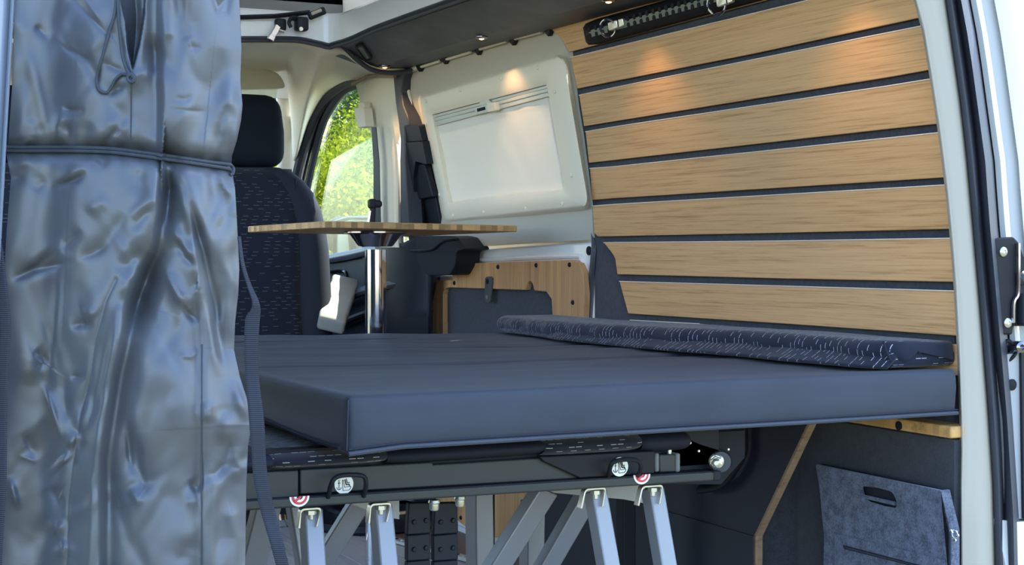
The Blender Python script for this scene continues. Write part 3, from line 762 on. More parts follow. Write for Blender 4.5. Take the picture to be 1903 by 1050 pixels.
b = MB(); b.prism([PY(1898, 640, YH + .0), PY(1950, 640, YH + .0), PY(1950, 964, YH + .0), PY(1903, 964, YH + .0)], (0, .03, 0)); b.build('trim_19', 'black_trim', kind=S)
b = MB(); b.lathe([(.010, 0), (.010, .002), (.006, .003)], PY(1880, 715, YH + .006), (0, -1, 0), 16); b.build('grommet', 'ink', kind='thing', label='black round grommet in the grey flange below the stop buffer', cat='grommet')

# ================================================================== LEFT SIDE OF THE VAN (mostly behind the curtain)
b = MB(); b.prism([V((.22, 3.4, -.55)), V((.22, 3.4, BELT)), V((.22, 2.02, BELT)), V((.22, 2.02, -.55))], (.04, 0, 0))
b.prism([V((.22, 3.4, BELT)), V((.30, 3.4, 1.43)), V((.30, 2.02, 1.43)), V((.22, 2.02, BELT))], (.04, 0, 0))
b.build('wall_left', 'carpet', kind=S)
b = MB(); b.tube([V((.30, 3.42, .78)), V((.32, 3.42, 1.05)), V((.36, 3.42, 1.42))], .045, 8); b.build('trim_20', 'cream', kind=S)
PO = [(28, -40), (27, 0), (20, 130), (12, 270), (4, 420), (-4, 600), (-12, 1090)]
Yp = 1.86
b = MB(); yy = list(range(-40, 1500, 60))
b.grid([[PY(lerp_curve(PO, y) + dx, y, Y_) for y in yy] for dx, Y_ in ((0, 1.95), (-1, Yp + .004), (-4, Yp), (-7, Yp + .004), (-8, Yp + .010), (-12, Yp + .008), (-22, Yp), (-60, Yp - .01), (-110, Yp + .01), (-112, 1.95))])
b.build('trim_21', plain('grey blue pillar paint', (.22, .26, .33), .4, coat=.2), kind=S, smooth=60)

# ================================================================== CAB SEAT
def loft(secs, caps=True, uvs=None):
    b_ = MB(); vv = b_.grid(secs, uvs)
    return b_
seat = empty('passenger_seat', V((1.23, 4.2, 0)), 'dark cab seat with stitched navy centre, headrest and armrest, turned to the rear', 'seat')
SX, SY = 1.235, 4.2
def loops(fn, n=32):                                      # fn(angle) -> (x, y) of a horizontal section
    return [fn(2 * math.pi * k / n) for k in range(n)]
def se(a, p): return math.copysign(abs(a) ** p, a)
wz = [(.20, .22), (.35, .245), (.50, .25), (.70, .252), (.84, .25), (.90, .243), (.95, .232), (1.0, .212), (1.035, .185), (1.06, .15), (1.072, .11)]
b = MB(); rows = []
for z, hw in wz:
    k = (z - .2) / .87; yc = SY + .10 * k; dep = .075 * (1 - .45 * max(0, (z - .95) / .12))
    r = []
    for i in range(41):
        a = 2 * math.pi * i / 40; x_ = se(math.cos(a), .55) * hw; y_ = se(math.sin(a), .6) * dep
        if y_ < 0: y_ -= .035 * math.exp(-((abs(x_) - hw * .8) / (.05)) ** 2)
        r.append(V((SX + x_, yc + y_, z)))
    rows.append(r)
rows.append([V((SX, SY + .1, 1.074))] * 41)
b.grid(rows); bmesh.ops.remove_doubles(b.bm, verts=b.bm.verts[:], dist=1e-5); b.build('backrest', 'seat_side', seat, smooth=60)
b = MB(); rows, uv = [], []
for i in range(15):
    x_ = -.142 + .284 * i / 14; r, q = [], []
    for j in range(25):
        z = .22 + .845 * j / 24; k = (z - .2) / .87
        y_ = SY + .10 * k - .075 * (1 - .45 * max(0, (z - .95) / .12)) - .008 * (1 - (x_ / .142) ** 4) + .006 * math.sin(z * 20) * .2
        r.append(V((SX + x_, y_, z))); q.append((x_, z))
    rows.append(r); uv.append(q)
b.grid(rows, uv); sp_ = b.build('seat_panel', 'dash_seat', seat); sm = sp_.modifiers.new('thick', 'SOLIDIFY'); sm.thickness = .02; sm.offset = 0
for sx in (-1, 1):
    b = MB(); b.tube([V((SX + sx * .144, SY + .10 * (z - .2) / .87 - .078, z)) for z in (.25, .5, .75, .95, 1.04)], .004, 6); b.build('piping', 'navy', seat)
b = MB(); b.rbox((SX - .005, SY + .10, 1.175), (.272, .12, .205), .045, (6, 4, 6), fn=lambda p: V((p.x * (1 - .10 * max(0, p.z / .1)), p.y - .012 * (1 - (p.x / .13) ** 2) * (1 if p.y < 0 else 0), p.z)))
b.build('headrest', plain('dark teal headrest fabric', (.010, .016, .026), .9, spec=.2, grain=.2, gscale=900), seat, smooth=60)
for sx in (-.06, .06):
    b = MB(); b.tube([V((SX + sx, SY + .10, 1.05)), V((SX + sx, SY + .10, 1.10))], .007, 8); b.build('headrest_post', 'chrome', seat)
b = MB(); b.rbox((SX, SY - .205, .40), (.50, .37, .13), .05, (8, 8, 4)); b.build('seat_cushion', 'seat_side', seat, smooth=60)
b = MB(); b.rbox((SX, SY - .10, .22), (.40, .34, .215), .02, (3, 3, 3)); b.build('seat_base', 'black_trim', seat, smooth=50)
b = MB(); b.lathe([(.17, 0), (.18, .02), (.16, .05), (.12, .06)], V((SX, SY - .10, .114)), (0, 0, 1), 32); b.build('swivel_plate', 'chrome', seat)
# armrest reaching to the rear
A0, A1 = PY(640, 530, 4.30), PY(616, 600, 4.13)
d = (A1 - A0); z_ = d.normalized(); x_ = V((1, 0, 0)); x_ = (x_ - z_ * x_.dot(z_)).normalized(); y_ = z_.cross(x_)
b = MB(); b.rbox((A0 + A1) / 2, (.078, .045, d.length + .03), .010, (4, 3, 10), rot=Matrix((x_, y_, z_)).transposed(), fn=lambda p: V((p.x + .001 * math.sin(p.z * 120), p.y + .0016 * math.sin(p.z * 90), p.z)))
b.build('armrest', 'armrest', seat, smooth=60)
# second cab seat on the other side
seat.scale = (1.15, 1.15, 1.15); seat.location = V((1.4145, 4.83, -.1275))     # full size seat, on the lower cab floor
seat2 = seat.copy(); COL.objects.link(seat2); seat2.location = V((.66, 4.87, -.1275)); seat2['label'] = 'dark cab seat behind the grey curtain, beside the other cab seat'
for ch in list(seat.children):
    c_ = ch.copy(); COL.objects.link(c_); c_.parent = seat2

# seat belt on the pillar
sb = empty('seat_belt', PX(690, 375, 1.76), 'dark seat belt running down the cream pillar from its height adjuster', 'seat belt')
b = MB(); b.prism(rpoly([PX(673, 202, 1.79), PX(692, 200, 1.79), PX(696, 236, 1.79), PX(681, 239, 1.79)], .008, 4), (-.03, 0, 0)); b.build('height_adjuster', 'cream', sb, bevel=.004)
b = MB(); b.prism(rpoly([PX(675, 191, 1.79), PX(686, 190, 1.79), PX(688, 201, 1.79), PX(676, 203, 1.79)], .005, 4), (-.018, 0, 0)); b.build('anchor_loop', 'cream', sb, bevel=.002)
b = MB(); b.prism([PX(690, 236, 1.765), PX(698, 236, 1.765), PX(704, 300, 1.765), PX(707, 440, 1.765), PX(694, 440, 1.765), PX(694, 300, 1.765)], (.003, 0, 0)); b.build('belt_webbing', plain('dark belt webbing', (.05, .055, .06), .6), sb)

# wing mirror outside the cab window
wm = empty('wing_mirror', PX(660, 470, 2.06), 'dark wing mirror with pale rim outside the cab window', 'mirror')
b = MB(); b.rbox(PX(664, 437, 2.06), (.16, .34, .145), .05, (4, 6, 4)); b.build('housing', 'black_trim', wm, smooth=60)
mp = rpoly([PX(622, 412, 1.975), PX(648, 405, 1.975), PX(712, 406, 1.975), PX(712, 468, 1.975), PX(620, 476, 1.975)], .02, 5)
b = MB(); b.tube(mp, .006, 6, closed=True); b.build('rim', plain('dark mirror rim', (.03, .034, .04), .3), wm)
b = MB(); b.prism([p + V((.004, 0, 0)) for p in mp], (.006, 0, 0)); b.build('mirror_glass', plain('mirror glass', (.22, .30, .36), .25, metal=.8), wm)
b = MB(); b.tube([PX(651, 430, 1.972), PX(655, 475, 1.972)], .010, 6); b.build('divider', 'black_trim', wm)

# sun visor, grab handle
b = MB(); vp = rpoly([PY(330, 126, 5.2), PY(452, 128, 5.2), PY(518, 131, 5.2), PY(533, 164, 5.2), PY(330, 170, 5.2)], [.005, .005, .05, .02, .005], 5)
b.prism(vp, (0, .02, 0)); b.build('sun_visor', 'cream', label='cream sun visor folded up above the windscreen', cat='sun visor', bevel=.006, seg=3)
b = MB(); b.tube(smoothpath([PX(538, 122, 1.72), PX(548, 108, 1.70), PX(566, 108, 1.70), PX(580, 124, 1.72), PX(570, 155, 1.76)], 20), .018, 8, flat=.7)
b.build('grab_handle', 'cream', label='cream grab handle folded into the cab headliner', cat='handle')

# ================================================================== ROOF FITTINGS
rl = empty('pop_up_roof', V((1.0, 3.2, 1.55)), 'raised pop-up roof with dark tent fabric over the roof opening', 'roof')
b = MB(); b.rbox((1.0, 3.15, 2.38), (1.35, 2.5, .08), .03, (8, 12, 2)); b.build('roof_lid', 'white_paint', rl)
b = MB(); rows = []
for i in range(25):
    x_ = .35 + 1.25 * i / 24
    rows.append([V((x_, 4.42 + .012 * math.sin(i * 1.7) - .05 * t_, 1.535 + .80 * t_)) for t_ in (0, .15, .3, .5, .75, 1)])
b.grid(rows); o_ = b.build('tent_front', 'tent', rl, smooth=70); sm = o_.modifiers.new('thick', 'SOLIDIFY'); sm.thickness = .004
for sx, nm in ((1.575, 'tent_side'), (.33, 'tent_side')):
    b = MB(); rows = []
    for i in range(40):
        y_ = 1.95 + 2.45 * i / 39
        rows.append([V((sx + (.02 * math.sin(i * .9) + .012 * math.sin(i * 2.3)) * math.sin(math.pi * t_), y_, 1.53 + .82 * t_)) for t_ in (0, .1, .25, .4, .55, .7, .85, 1)])
    b.grid(rows); o_ = b.build(nm, 'canvas', rl, smooth=70); sm = o_.modifiers.new('thick', 'SOLIDIFY'); sm.thickness = .003
b = MB(); b.tube(smoothpath([PY(330, -6, 4.38), PY(470, -2, 4.38), PY(540, 4, 4.38), PY(580, 3, 4.38), PY(612, -4, 4.38), PY(640, -16, 4.38)], 30), .007, 6); b.build('tent_pole', 'black_trim', rl)
b = MB(); b.tube([PY(574, 0, 4.385), PY(575, 11, 4.385)], .004, 6); b.build('tent_strap', 'black_trim', rl)
la = empty('roof_latch', PY(512, 72, 4.29), 'chrome lever latch with black base on the white roof frame', 'latch')
b = MB(); b.rbox(PY(521, 46, 4.285), (.030, .025, .034), .006, (2, 2, 2)); b.build('latch_base', 'black_trim', la)
b = MB(); b.bar(PY(517, 48, 4.262), PY(503, 73, 4.250), .017, .008, up=(0, 1, 0)); b.build('lever', 'chrome', la, bevel=.002)
b = MB(); b.bar(PY(506, 66, 4.246), PY(502, 75, 4.244), .019, .012, up=(0, 1, 0)); b.build('lever_tip', 'chrome', la, bevel=.002)
b = MB(); b.tube([PY(515, 55, 4.262), PY(528, 59, 4.262)], .004, 8); b.build('pin', 'zinc', la)
cl = empty('strut_clip', PY(556, 60, 4.29), 'black plastic clip between the chrome latch and the white frame corner', 'clip')
b = MB(); b.rbox(PY(560, 45, 4.275), (.036, .035, .040), .008, (2, 2, 2)); b.build('clip_body', 'black_trim', cl)
b = MB(); b.tube(smoothpath([PY(552, 35, 4.27), PY(542, 34, 4.26), PY(537, 42, 4.258), PY(541, 51, 4.258)], 14), .005, 8, flat=1.8); b.build('clip_hook', 'black_trim', cl)
b = MB(); b.lathe([(.006, 0), (.006, .004)], PY(559, 54, 4.256), (0, -1, 0), 12); b.build('screw', 'zinc', cl)
st = empty('roof_strap', PY(520, 34, 4.27), 'black roof strap ending in an oval pad on the white frame', 'strap')
b = MB(); b.tube([PY(330, 34, 4.285), PY(450, 32, 4.285), PY(510, 30, 4.28), PY(575, 23, 4.275)], .005, 8, flat=1.6); b.build('strap_band', 'black_trim', st)
b = MB(); b.rbox(PY(589, 25, 4.27), (.056, .012, .022), .010, (4, 2, 2), rot=Matrix.Rotation(math.radians(-24), 3, 'Y')); b.build('oval_pad', 'black_trim', st, smooth=60)
b = MB(); b.rbox(PY(588, 22, 4.262), (.034, .006, .010), .004, (4, 2, 2), rot=Matrix.Rotation(math.radians(-24), 3, 'Y')); b.build('pad_face', 'pillar', st, smooth=60)
# switch lamp let into the dark panel
def PA(x, y, o=0.0): return plane(x, y, (1.70, 0, 1.392 - o), (.045, 0, .152))
b0 = empty('ceiling_switch', PA(676, 96), 'small rectangular grey green lens in a dark frame under the roof edge', 'lamp')
oq = rpoly([PA(660, 84, .001), PA(673, 78, .001), PA(693, 105, .001), PA(679, 112, .001)], .01, 4)
iq = rpoly([PA(663, 85, .001), PA(672, 82, .001), PA(688, 105, .001), PA(680, 109, .001)], .008, 4)
b = MB(); b.ring(oq, iq, (0, 0, -.008)); b.build('lens_frame', 'black_trim', b0)
b = MB(); b.prism(iq, (0, 0, -.004)); b.build('lens', plain('grey green lens', (.16, .20, .17), .25), b0)
# warm spots along the crease
for i, (x, y, lb) in enumerate(((1490, -108, 'small warm spotlight of the dark roof panel nearest the rear opening'), (715, 122, 'small warm spotlight at the far end of the dark roof panel near the pillar'),
                             (895, 68, 'small warm spotlight in the dark roof panel above the blind of the sliding door'),
                             (1131, -1, 'small warm spotlight in the dark roof panel above the chromed ring of the rail'))):
    p = plane(x, y, (1.735, 0, 1.3915), (0, 0, 1))
    e = empty('spotlight', p, lb, 'lamp', 'warm spotlights under the roof edge')
    b = MB(); b.lathe([(.017, 0), (.017, -.003), (.012, -.006), (.009, -.006), (.008, -.002)], p, (0, 0, 1), 20); b.build('bezel', 'dark_chrome', e)
    b = MB(); b.lathe([(.008, -.003), (.006, -.0075), (0, -.009)], p, (0, 0, 1), 14); b.build('lamp_lens', 'led', e)
    q = bpy.data.lights.new('spot', 'SPOT'); q.energy = .9; q.color = (1, .60, .30); q.spot_size = math.radians(95); q.spot_blend = .8; q.shadow_soft_size = .008
    qo = bpy.data.objects.new('spot_beam', q); COL.objects.link(qo); qo.parent = e; qo.location = (0, 0, -.014)
    qo.rotation_euler = (0, math.radians(-10), 0)

# ================================================================== CARGO RAIL ON THE TOP SLAT
def R(x, y, i=.0): return PW(x, y, .010 + i)
cr = empty('cargo_rail', R(1250, 30), 'black anchor rail with scalloped slot screwed to the top slat', 'rail')
def rail_edge(yoff): return lambda x: 62 - .272 * (x - 1090) + yoff
top_, bot_ = rail_edge(-17), rail_edge(24)
b = MB(); sec = []
for x in (1088, 1093, 1110, 1200, 1300, 1400, 1500):
    shr = .55 if x == 1088 else (.85 if x == 1093 else 1)
    r = []
    for k in range(9):
        t_ = k / 8; yy_ = 62 - .272 * (x - 1090) + (-18 + 42 * t_ - 3) * shr + 2
        xx = x + 5 * t_ - (2 if x < 1100 else 0)
        r.append(R(xx, yy_, .001 + .015 * math.sin(math.pi * t_) ** .7))
    sec.append(r)
b.grid(sec); o_ = b.build('rail_body', 'dark_steel', cr, smooth=50); sm = o_.modifiers.new('thick', 'SOLIDIFY'); sm.thickness = .004
b = MB(); b.prism([R(1094, 57, .0215), R(1500, -57, .0215), R(1500, -44, .0215), R(1095, 70, .0215)], WN * .003); b.build('slot', 'olive', cr)
for i in range(30):
    x = 1096 + 11.9 * i
    if 1134 < x < 1162: continue
    yc = 62.5 - .2815 * (x - 1091)
    for dy in (-6.5, 5.5):
        b = MB(); b.lathe([(.0062, 0), (.0062, .0012), (.005, .0014)], R(x + dy * .1, yc + dy, .0218), -WN, 10); b.build('rail_hole', 'ink', cr)
def ring_fitting(cx, cy, lb):
    e = empty('tie_down_ring', R(cx, cy, .02), lb, 'ring', 'chromed rings in the anchor rail')
    n = 24; pts = []
    c = R(cx - 3, cy + 2, .034)
    ax1 = (R(cx + 4, cy - 20, .034) - c).normalized(); ax2 = V((-.55, .75, .1)); ax2 = (ax2 - ax1 * ax2.dot(ax1)).normalized()
    for k in range(n):
        a = 2 * math.pi * k / n; pts.append(c + ax1 * (.0235 * math.cos(a)) + ax2 * (.019 * math.sin(a)))
    b_ = MB(); b_.tube(pts, .0028, 8, closed=True); b_.build('ring', 'chrome', e)
    b_ = MB(); b_.prism(rpoly([R(cx + 4, cy - 9, .018), R(cx + 20, cy - 14, .018), R(cx + 22, cy + 2, .018), R(cx + 6, cy + 7, .018)], .003, 3), -WN * .012); b_.build('stud', 'zinc', e, bevel=.002)
    b_ = MB(); b_.prism(rpoly([R(cx + 22, cy - 15, .019), R(cx + 30, cy - 17, .019), R(cx + 32, cy - 2, .019), R(cx + 24, cy + 1, .019)], .003, 3), -WN * .010); b_.build('lock_slide', 'zinc', e, bevel=.002)
ring_fitting(1133, 50, 'chromed tie-down ring near the rounded end of the black anchor rail')
ring_fitting(1335, 6, 'chromed tie-down ring further along the black anchor rail, at the picture edge')

# ================================================================== TABLE
tb = empty('table', V((1.40, 3.98, 0)), 'bamboo table top on a chrome pole beside the bed', 'table')
c0, c1, c3 = PD(606, 410.5, 3.72), PD(963, 419, 4.03), PD(459, 420.5, 4.13)
c2 = c1 + c3 - c0
nrm = (c1 - c0).cross(c3 - c0).normalized()
if nrm.z < 0: nrm = -nrm
th = .0165
ex = (c1 - c0).normalized(); ey = nrm.cross(ex)
b = MB(); b.prism(rpoly([c0, c1, c2, c3], [.05, .012, .05, .012], 8), -nrm * th)
top = b.build('tabletop', 'bam_top', tb, bevel=.0025, smooth=35)
# laminated edge blocks all round
ol = rpoly([c0, c1, c2, c3], [.05, .012, .05, .012], 8); per = []
for i in range(len(ol)):
    a, q = ol[i], ol[(i + 1) % len(ol)]; L_e = (q - a).length; n_ = max(1, int(L_e / .017))
    for k in range(n_): per.append((a.lerp(q, k / n_), a.lerp(q, (k + 1) / n_)))
tones = []
for i in range(5):
    k = (.62, .8, .95, 1.08, 1.2)[i]
    tones.append(bamboo('bamboo edge block %d' % i, (30, 30, 260), (.60 * k, .365 * k, .155 * k), (.44 * k, .24 * k, .09 * k)))
cen = (c0 + c2) / 2
for a, q in per:
    out_ = ((a + q) / 2 - cen); out_ = (out_ - nrm * out_.dot(nrm)).normalized()
    MB().prism([a - nrm * .0015 + out_ * .0006, q - nrm * .0015 + out_ * .0006, q - nrm * (th - .0015) + out_ * .0006, a - nrm * (th - .0015) + out_ * .0006], -out_ * .004).build('edge_block', random.choice(tones), top, smooth=0)
pb = PD(698, 440, 4.0)
pole_top = V((pb.x, pb.y, PD(698, 436, 4.0).z))
zt = PD(698, 464, 4.0).z
b = MB(); b.lathe([(.082, 0), (.082, -.004), (.066, -.008), (.045, zt - pole_top.z + .002), (.040, zt - pole_top.z)], pole_top + V((0, 0, .008)), (0, 0, 1), 32); b.build('flange', 'dark_chrome', tb, smooth=40)
b = MB(); b.lathe([(.0275, 0), (.0275, zt - .02)], V((pb.x, pb.y, .02)), (0, 0, 1), 40); b.build('pole', 'chrome', tb, smooth=40)
b = MB(); b.lathe([(.09, 0), (.09, .008), (.05, .02), (.03, .022)], V((pb.x, pb.y, .002)), (0, 0, 1), 32); b.build('floor_socket', 'dark_chrome', tb, smooth=40)
ck = empty('bag_hook', PD(692, 411, 3.98), 'small black swivel hook standing on the bamboo table top', 'hook')
b = MB(); b.tube([PD(692, 413, 3.98), PD(693, 385, 3.98)], .008, 8); b.build('stem', 'black_trim', ck)
b = MB(); b.rbox(PD(692, 379, 3.98), (.022, .022, .026), .008, (2, 2, 2)); b.build('clamp', 'black_trim', ck, smooth=60)
b = MB(); b.rbox(PD(703, 379, 3.98), (.02, .018, .020), .009, (2, 2, 2)); b.build('knob', 'black_trim', ck, smooth=60)
b = MB(); b.tube([PD(688, 392, 3.97), PD(685, 412, 3.97)], .003, 6); b.build('wire_clip', 'chrome', ck)

# ================================================================== CAB BODY
b = MB(); b.box((1.08, 5.45, -.02), (1.66, 1.62, .038)); b.build('floor_cab', 'black_trim', kind=S)
b = MB(); b.prism([V((.25, 6.27, -.03)), V((1.92, 6.27, -.03)), V((1.92, 6.27, .80)), V((.25, 6.27, .80))], (0, .04, 0)); b.build('wall_front', 'black_trim', kind=S)
b = MB(); b.prism([V((.24, 4.3, -.03)), V((.24, 6.25, -.03)), V((.24, 6.25, .85)), V((.24, 4.3, .85))], (-.05, 0, 0)); b.build('door_3', 'black_trim', kind=S)
b = MB(); b.tube([V((.33, 4.36, -.02)), V((.33, 4.36, .8)), V((.37, 4.36, 1.42))], .06, 10); b.build('trim_22', 'cream', kind=S)
b = MB(); b.rbox((1.08, 6.80, .62), (1.55, .9, .28), .10, (6, 6, 3), fn=lambda p: V((p.x, p.y, p.z - .12 * (p.y + .45)))); b.build('bonnet', 'white_paint', kind=S, smooth=60)
b = MB(); b.prism([V((1.88, 3.37, -.55)), V((1.88, 5.84, -.55)), V((1.88, 5.84, .02)), V((1.88, 3.37, .02))], (.04, 0, 0)); b.build('wall_sill', 'white_paint', kind=S)
b = MB(); b.prism([V((1.90, 2.10, -.55)), V((1.90, 3.40, -.55)), V((1.90, 3.40, .0)), V((1.90, 2.10, .0))], (.03, 0, 0)); b.build('wall_quarter', 'white_paint', kind=S)

# ================================================================== MATTRESS
ZT, ZB, YR, YF = .642, .563, 2.05, 3.60
XL, XR_ = .745, 1.842
mcx, mcy, mcz = (XL + XR_) / 2, (YR + YF) / 2, (ZT + ZB) / 2
def mat_fn(p):
    x_, y_, z_ = p; gx, gy = x_ + mcx, y_ + mcy
    t_ = (y_ + (YF - YR) / 2) / (YF - YR)
    # foot end runs slightly askew, head end lies straight across the opening
    y_ += t_ * (-.33 * (gx - 1.33)) * .8
    if z_ > 0:                                                  # top: seams and shallow wrinkles that run across
        k = min(1, (gy - YR) / .12) * min(1, (gx - XL) / .04)
        wz_ = 0.0
        for cy, a, wd in ((2.62, -.006, .014), (3.02, -.007, .016), (3.34, -.006, .02)):
            cyy = cy + .05 * (gx - 1.2) + .015 * math.sin(gx * 7 + cy)
            wz_ += 1.5 * a * math.exp(-((gy - cyy) / wd) ** 2)
        n_ = noise.noise(V((gx * 3.0, gy * 13, 1.3))) * .0026 + noise.noise(V((gx * 7, gy * 34, 7.7))) * .0011
        amp = .35 + .65 * max(0, min(1, (gy - 2.3) / .5))
        z_ += k * (wz_ + n_ * amp * 2.4) - .006 * k
    # lower front corner pulled out a little, soft belly of the front face
    fr_ = max(0, 1 - (gy - YR) / .06)
    y_ -= fr_ * (.004 * math.sin(math.pi * (z_ + .04) / .08) + .0025 * math.sin(gx * 9) * (1 if z_ < 0 else .2))
    if gx < XL + .05: z_ -= max(0, -z_ / .04) * .006 * (1 - (gx - XL) / .05) * fr_
    if gx < XL + .1: x_ -= .012 * max(0, -z_ / .04) * (1 - fr_) * .6
    return V((x_, y_, z_))
mt = empty('mattress', V((mcx, mcy, ZB)), 'thick navy grey mattress folded out across the van', 'mattress')
b = MB(); b.rbox((mcx, mcy, mcz), (XR_ - XL, YF - YR, ZT - ZB), .009, (70, 110, 5), n=3, fn=mat_fn); b.build('cover', 'mattress', mt, smooth=60)
def front_line(z_, n=40, off=0.0):
    return [V((XL + (XR_ - XL) * i / n, YR - .003 - off - .0015 * math.sin((XL + (XR_ - XL) * i / n) * 9), z_ - (.006 * max(0, 1 - i / 3) if z_ < .6 else 0))) for i in range(n + 1)]
b = MB(); b.tube(front_line(ZB + .004) , .0035, 8); b.build('piping', twill('piping', (.046, .054, .074), .6), mt)
b = MB(); b.tube(front_line(ZB + .010, 40, .0006), .0011, 5); b.build('seam', 'seat_side', mt)
b = MB(); b.tube([V((XL - .0005, YR + .002, ZB + .002)), V((XL + .001, YR + .0, ZT - .006))], .0014, 6); b.build('corner_seam', 'mattress', mt)
b = MB(); b.tube([V((XL - .008, y_, ZB + .008 + .004 * math.sin(y_ * 8))) for y_ in [2.06 + .05 * i for i in range(28)]], .0032, 6); b.build('piping', 'navy', mt)

# dark boarding below the mattress, carrying its middle and head
bb = empty('bed_board', V((1.2, 2.9, .2)), 'dark board under the navy mattress reaching to the cab', 'bed board')
b = MB(); b.box((1.22, 3.02, .545), (.92, .95, .03)); b.build('board', 'dark_steel', bb, bevel=.003)
for x_ in (.80, 1.60):
    for y_ in (2.75, 3.42):
        b = MB(); b.bar((x_, y_, .53), (x_, y_, .006), .03, .03); b.build('leg', 'dark_steel', bb, bevel=.002)

# ================================================================== SIDE CUSHION ALONG THE SLATS
cu = empty('side_cushion', V((1.76, 2.85, ZT)), 'long navy side cushion with fine white stitches lying along the slatted wall', 'cushion')
def xfront(y_):
    tab = [(1.735, 2.085), (1.715, 2.12), (1.708, 2.25), (1.700, 2.42), (1.668, 2.62), (1.632, 2.86), (1.626, 3.1), (1.652, 3.38), (1.678, 3.52), (1.70, 3.57)]
    return lerp_curve(tab, y_)
yl = [2.085 + (3.575 - 2.085) * i / 90 for i in range(91)]
def roll_section(y_, k):
    xf = xfront(y_); dz_ = .015 * min(1, max(0, (y_ - 2.45) / 1.1)); zt_, zb_ = .690 - dz_, .652 - dz_
    h = (zt_ - zb_) / 2; pts_ = []
    wob = .0025 * math.sin(y_ * 23) + .002 * math.sin(y_ * 51 + 1)
    for i in range(13):                                       # round nose
        a = math.pi * (1.5 - i / 12.0)
        pts_.append(V((xf + wob + h * 1.15 + h * 1.15 * math.cos(a), y_, zb_ + h + h * math.sin(a))))
    for i in range(1, 13):
        t_ = i / 12; x_ = pts_[12].x + (1.872 - pts_[12].x) * t_
        pts_.append(V((x_, y_, zt_ - .005 * t_ ** 2 - .0022 * noise.noise(V((x_ * 20, y_ * 9, 3))))))
    pts_.append(V((1.874, y_, zb_)))
    c = V((sum(p.x for p in pts_) / len(pts_), y_, zb_ + h))
    return [c + (p - c) * k for p in pts_]
rows, uv = [], []
def addsec(y_, k):
    r = roll_section(y_, k); L_ = 0; q = [(0, y_)]
    for a, c in zip(r, r[1:]): L_ += (c - a).length / max(k, .05); q.append((L_, y_))
    rows.append([V((p.x, y_s, p.z)) for p in r]); uv.append(q)
for y_s, k in ((2.080, .02), (2.080, .6), (2.083, .88)): addsec(2.085, k)
for y_s in yl[1:-1]: addsec(y_s, 1)
for y_s, k in ((3.577, .9), (3.585, .6), (3.588, .02)): addsec(3.575, k)
b = MB(); b.grid(rows, uv); b.build('cushion_top', 'dash_roll', cu, smooth=60)
b = MB(); b.rbox((1.800, 2.832, .6590), (.150, 1.494, .031), .013, (3, 20, 2)); b.build('cushion_base', 'dash_roll', cu, smooth=60)
rows, uv = [], []
for y_ in yl[0:-4]:
    xf = xfront(y_); fl = .012 + .030 * math.exp(-((y_ - 2.45) / .5) ** 2) + .003 * math.sin(y_ * 17)
    r = []; q = []
    for i in range(9):
        t_ = i / 8; r.append(V((xf + .012 - fl * t_ ** 1.2 + .0015 * math.sin(y_ * 40) * t_, y_, .668 - .015 * min(1, max(0, (y_ - 2.45) / 1.1)) - (.025 - .012 * min(1, max(0, (y_ - 2.45) / 1.1))) * t_))); q.append((t_ * .05, y_))
    rows.append(r); uv.append(q)
b = MB(); b.grid(rows, uv); o_ = b.build('cushion_skirt', 'dash_roll', cu, smooth=60); sm = o_.modifiers.new('thick', 'SOLIDIFY'); sm.thickness = .004; sm.offset = -1
b = MB(); b.tube(smoothpath([V((1.725, 2.10, .688)), V((1.722, 2.092, .680)), V((1.722, 2.085, .668)), V((1.726, 2.08, .656))], 14), .0025, 6); b.build('corner_seam', 'navy', cu)

# ================================================================== FOLDING BENCH UNDER THE MATTRESS
bn = empty('folding_bench', V((1.05, 2.3, 0)), 'black steel folding bench on silver A-shaped legs under the navy mattress', 'bench')
YB_ = 2.15
def B(x, y, o=0.0): return PY(x, y, YB_ - o)
# upholstery folded under
def cushion(x0, x1, y0, y1, mat, name):
    b_ = MB(); rows_, uv_ = [], []
    a, c = B(x0, y0).x, B(x1, y0).x; n_ = 24
    za, zb = min(.552, B(x0, y0).z), B(x0, y1).z; h = (za - zb) / 2; zc_ = (za + zb) / 2
    for i in range(n_ + 1):
        x_ = a + (c - a) * i / n_; r, q = [], []; e = 1 - .12 * (abs(2 * i / n_ - 1)) ** 8
        for j in range(15):
            an = -math.pi * .5 + math.pi * j / 14
            r.append(V((x_, YB_ + .045 - .055 * e * math.cos(an) ** .8 if math.cos(an) > 1e-6 else YB_ + .045, zc_ + h * e * math.sin(an)))); q.append((x_, h * an))
        r = [V((x_, YB_ + .35, zc_ - h))] + r + [V((x_, YB_ + .35, zc_ + h))]; q = [(x_, -.3)] + q + [(x_, .3)]
        rows_.append(r); uv_.append(q)
    b_.grid(rows_, uv_); return b_.build(name, mat, bn, smooth=60)
cushion(440, 508, 812, 880, 'navy', 'folded_cushion'); cushion(508, 719, 808, 876, 'dash_bench', 'stitched_cushion')
cushion(719, 1010, 795, 868, 'navy', 'folded_cushion'); cushion(1010, 1192, 788, 852, 'dash_bench', 'stitched_cushion'); cushion(1192, 1282, 786, 846, 'navy', 'folded_cushion')
b = MB(); b.prism([V((.63, YB_ + .02, .555)), V((1.44, YB_ + .02, .555)), V((1.44, YB_ + .02, .49)), V((.63, YB_ + .02, .49))], (0, .03, 0)); b.build('back_plate', 'dark_steel', bn)
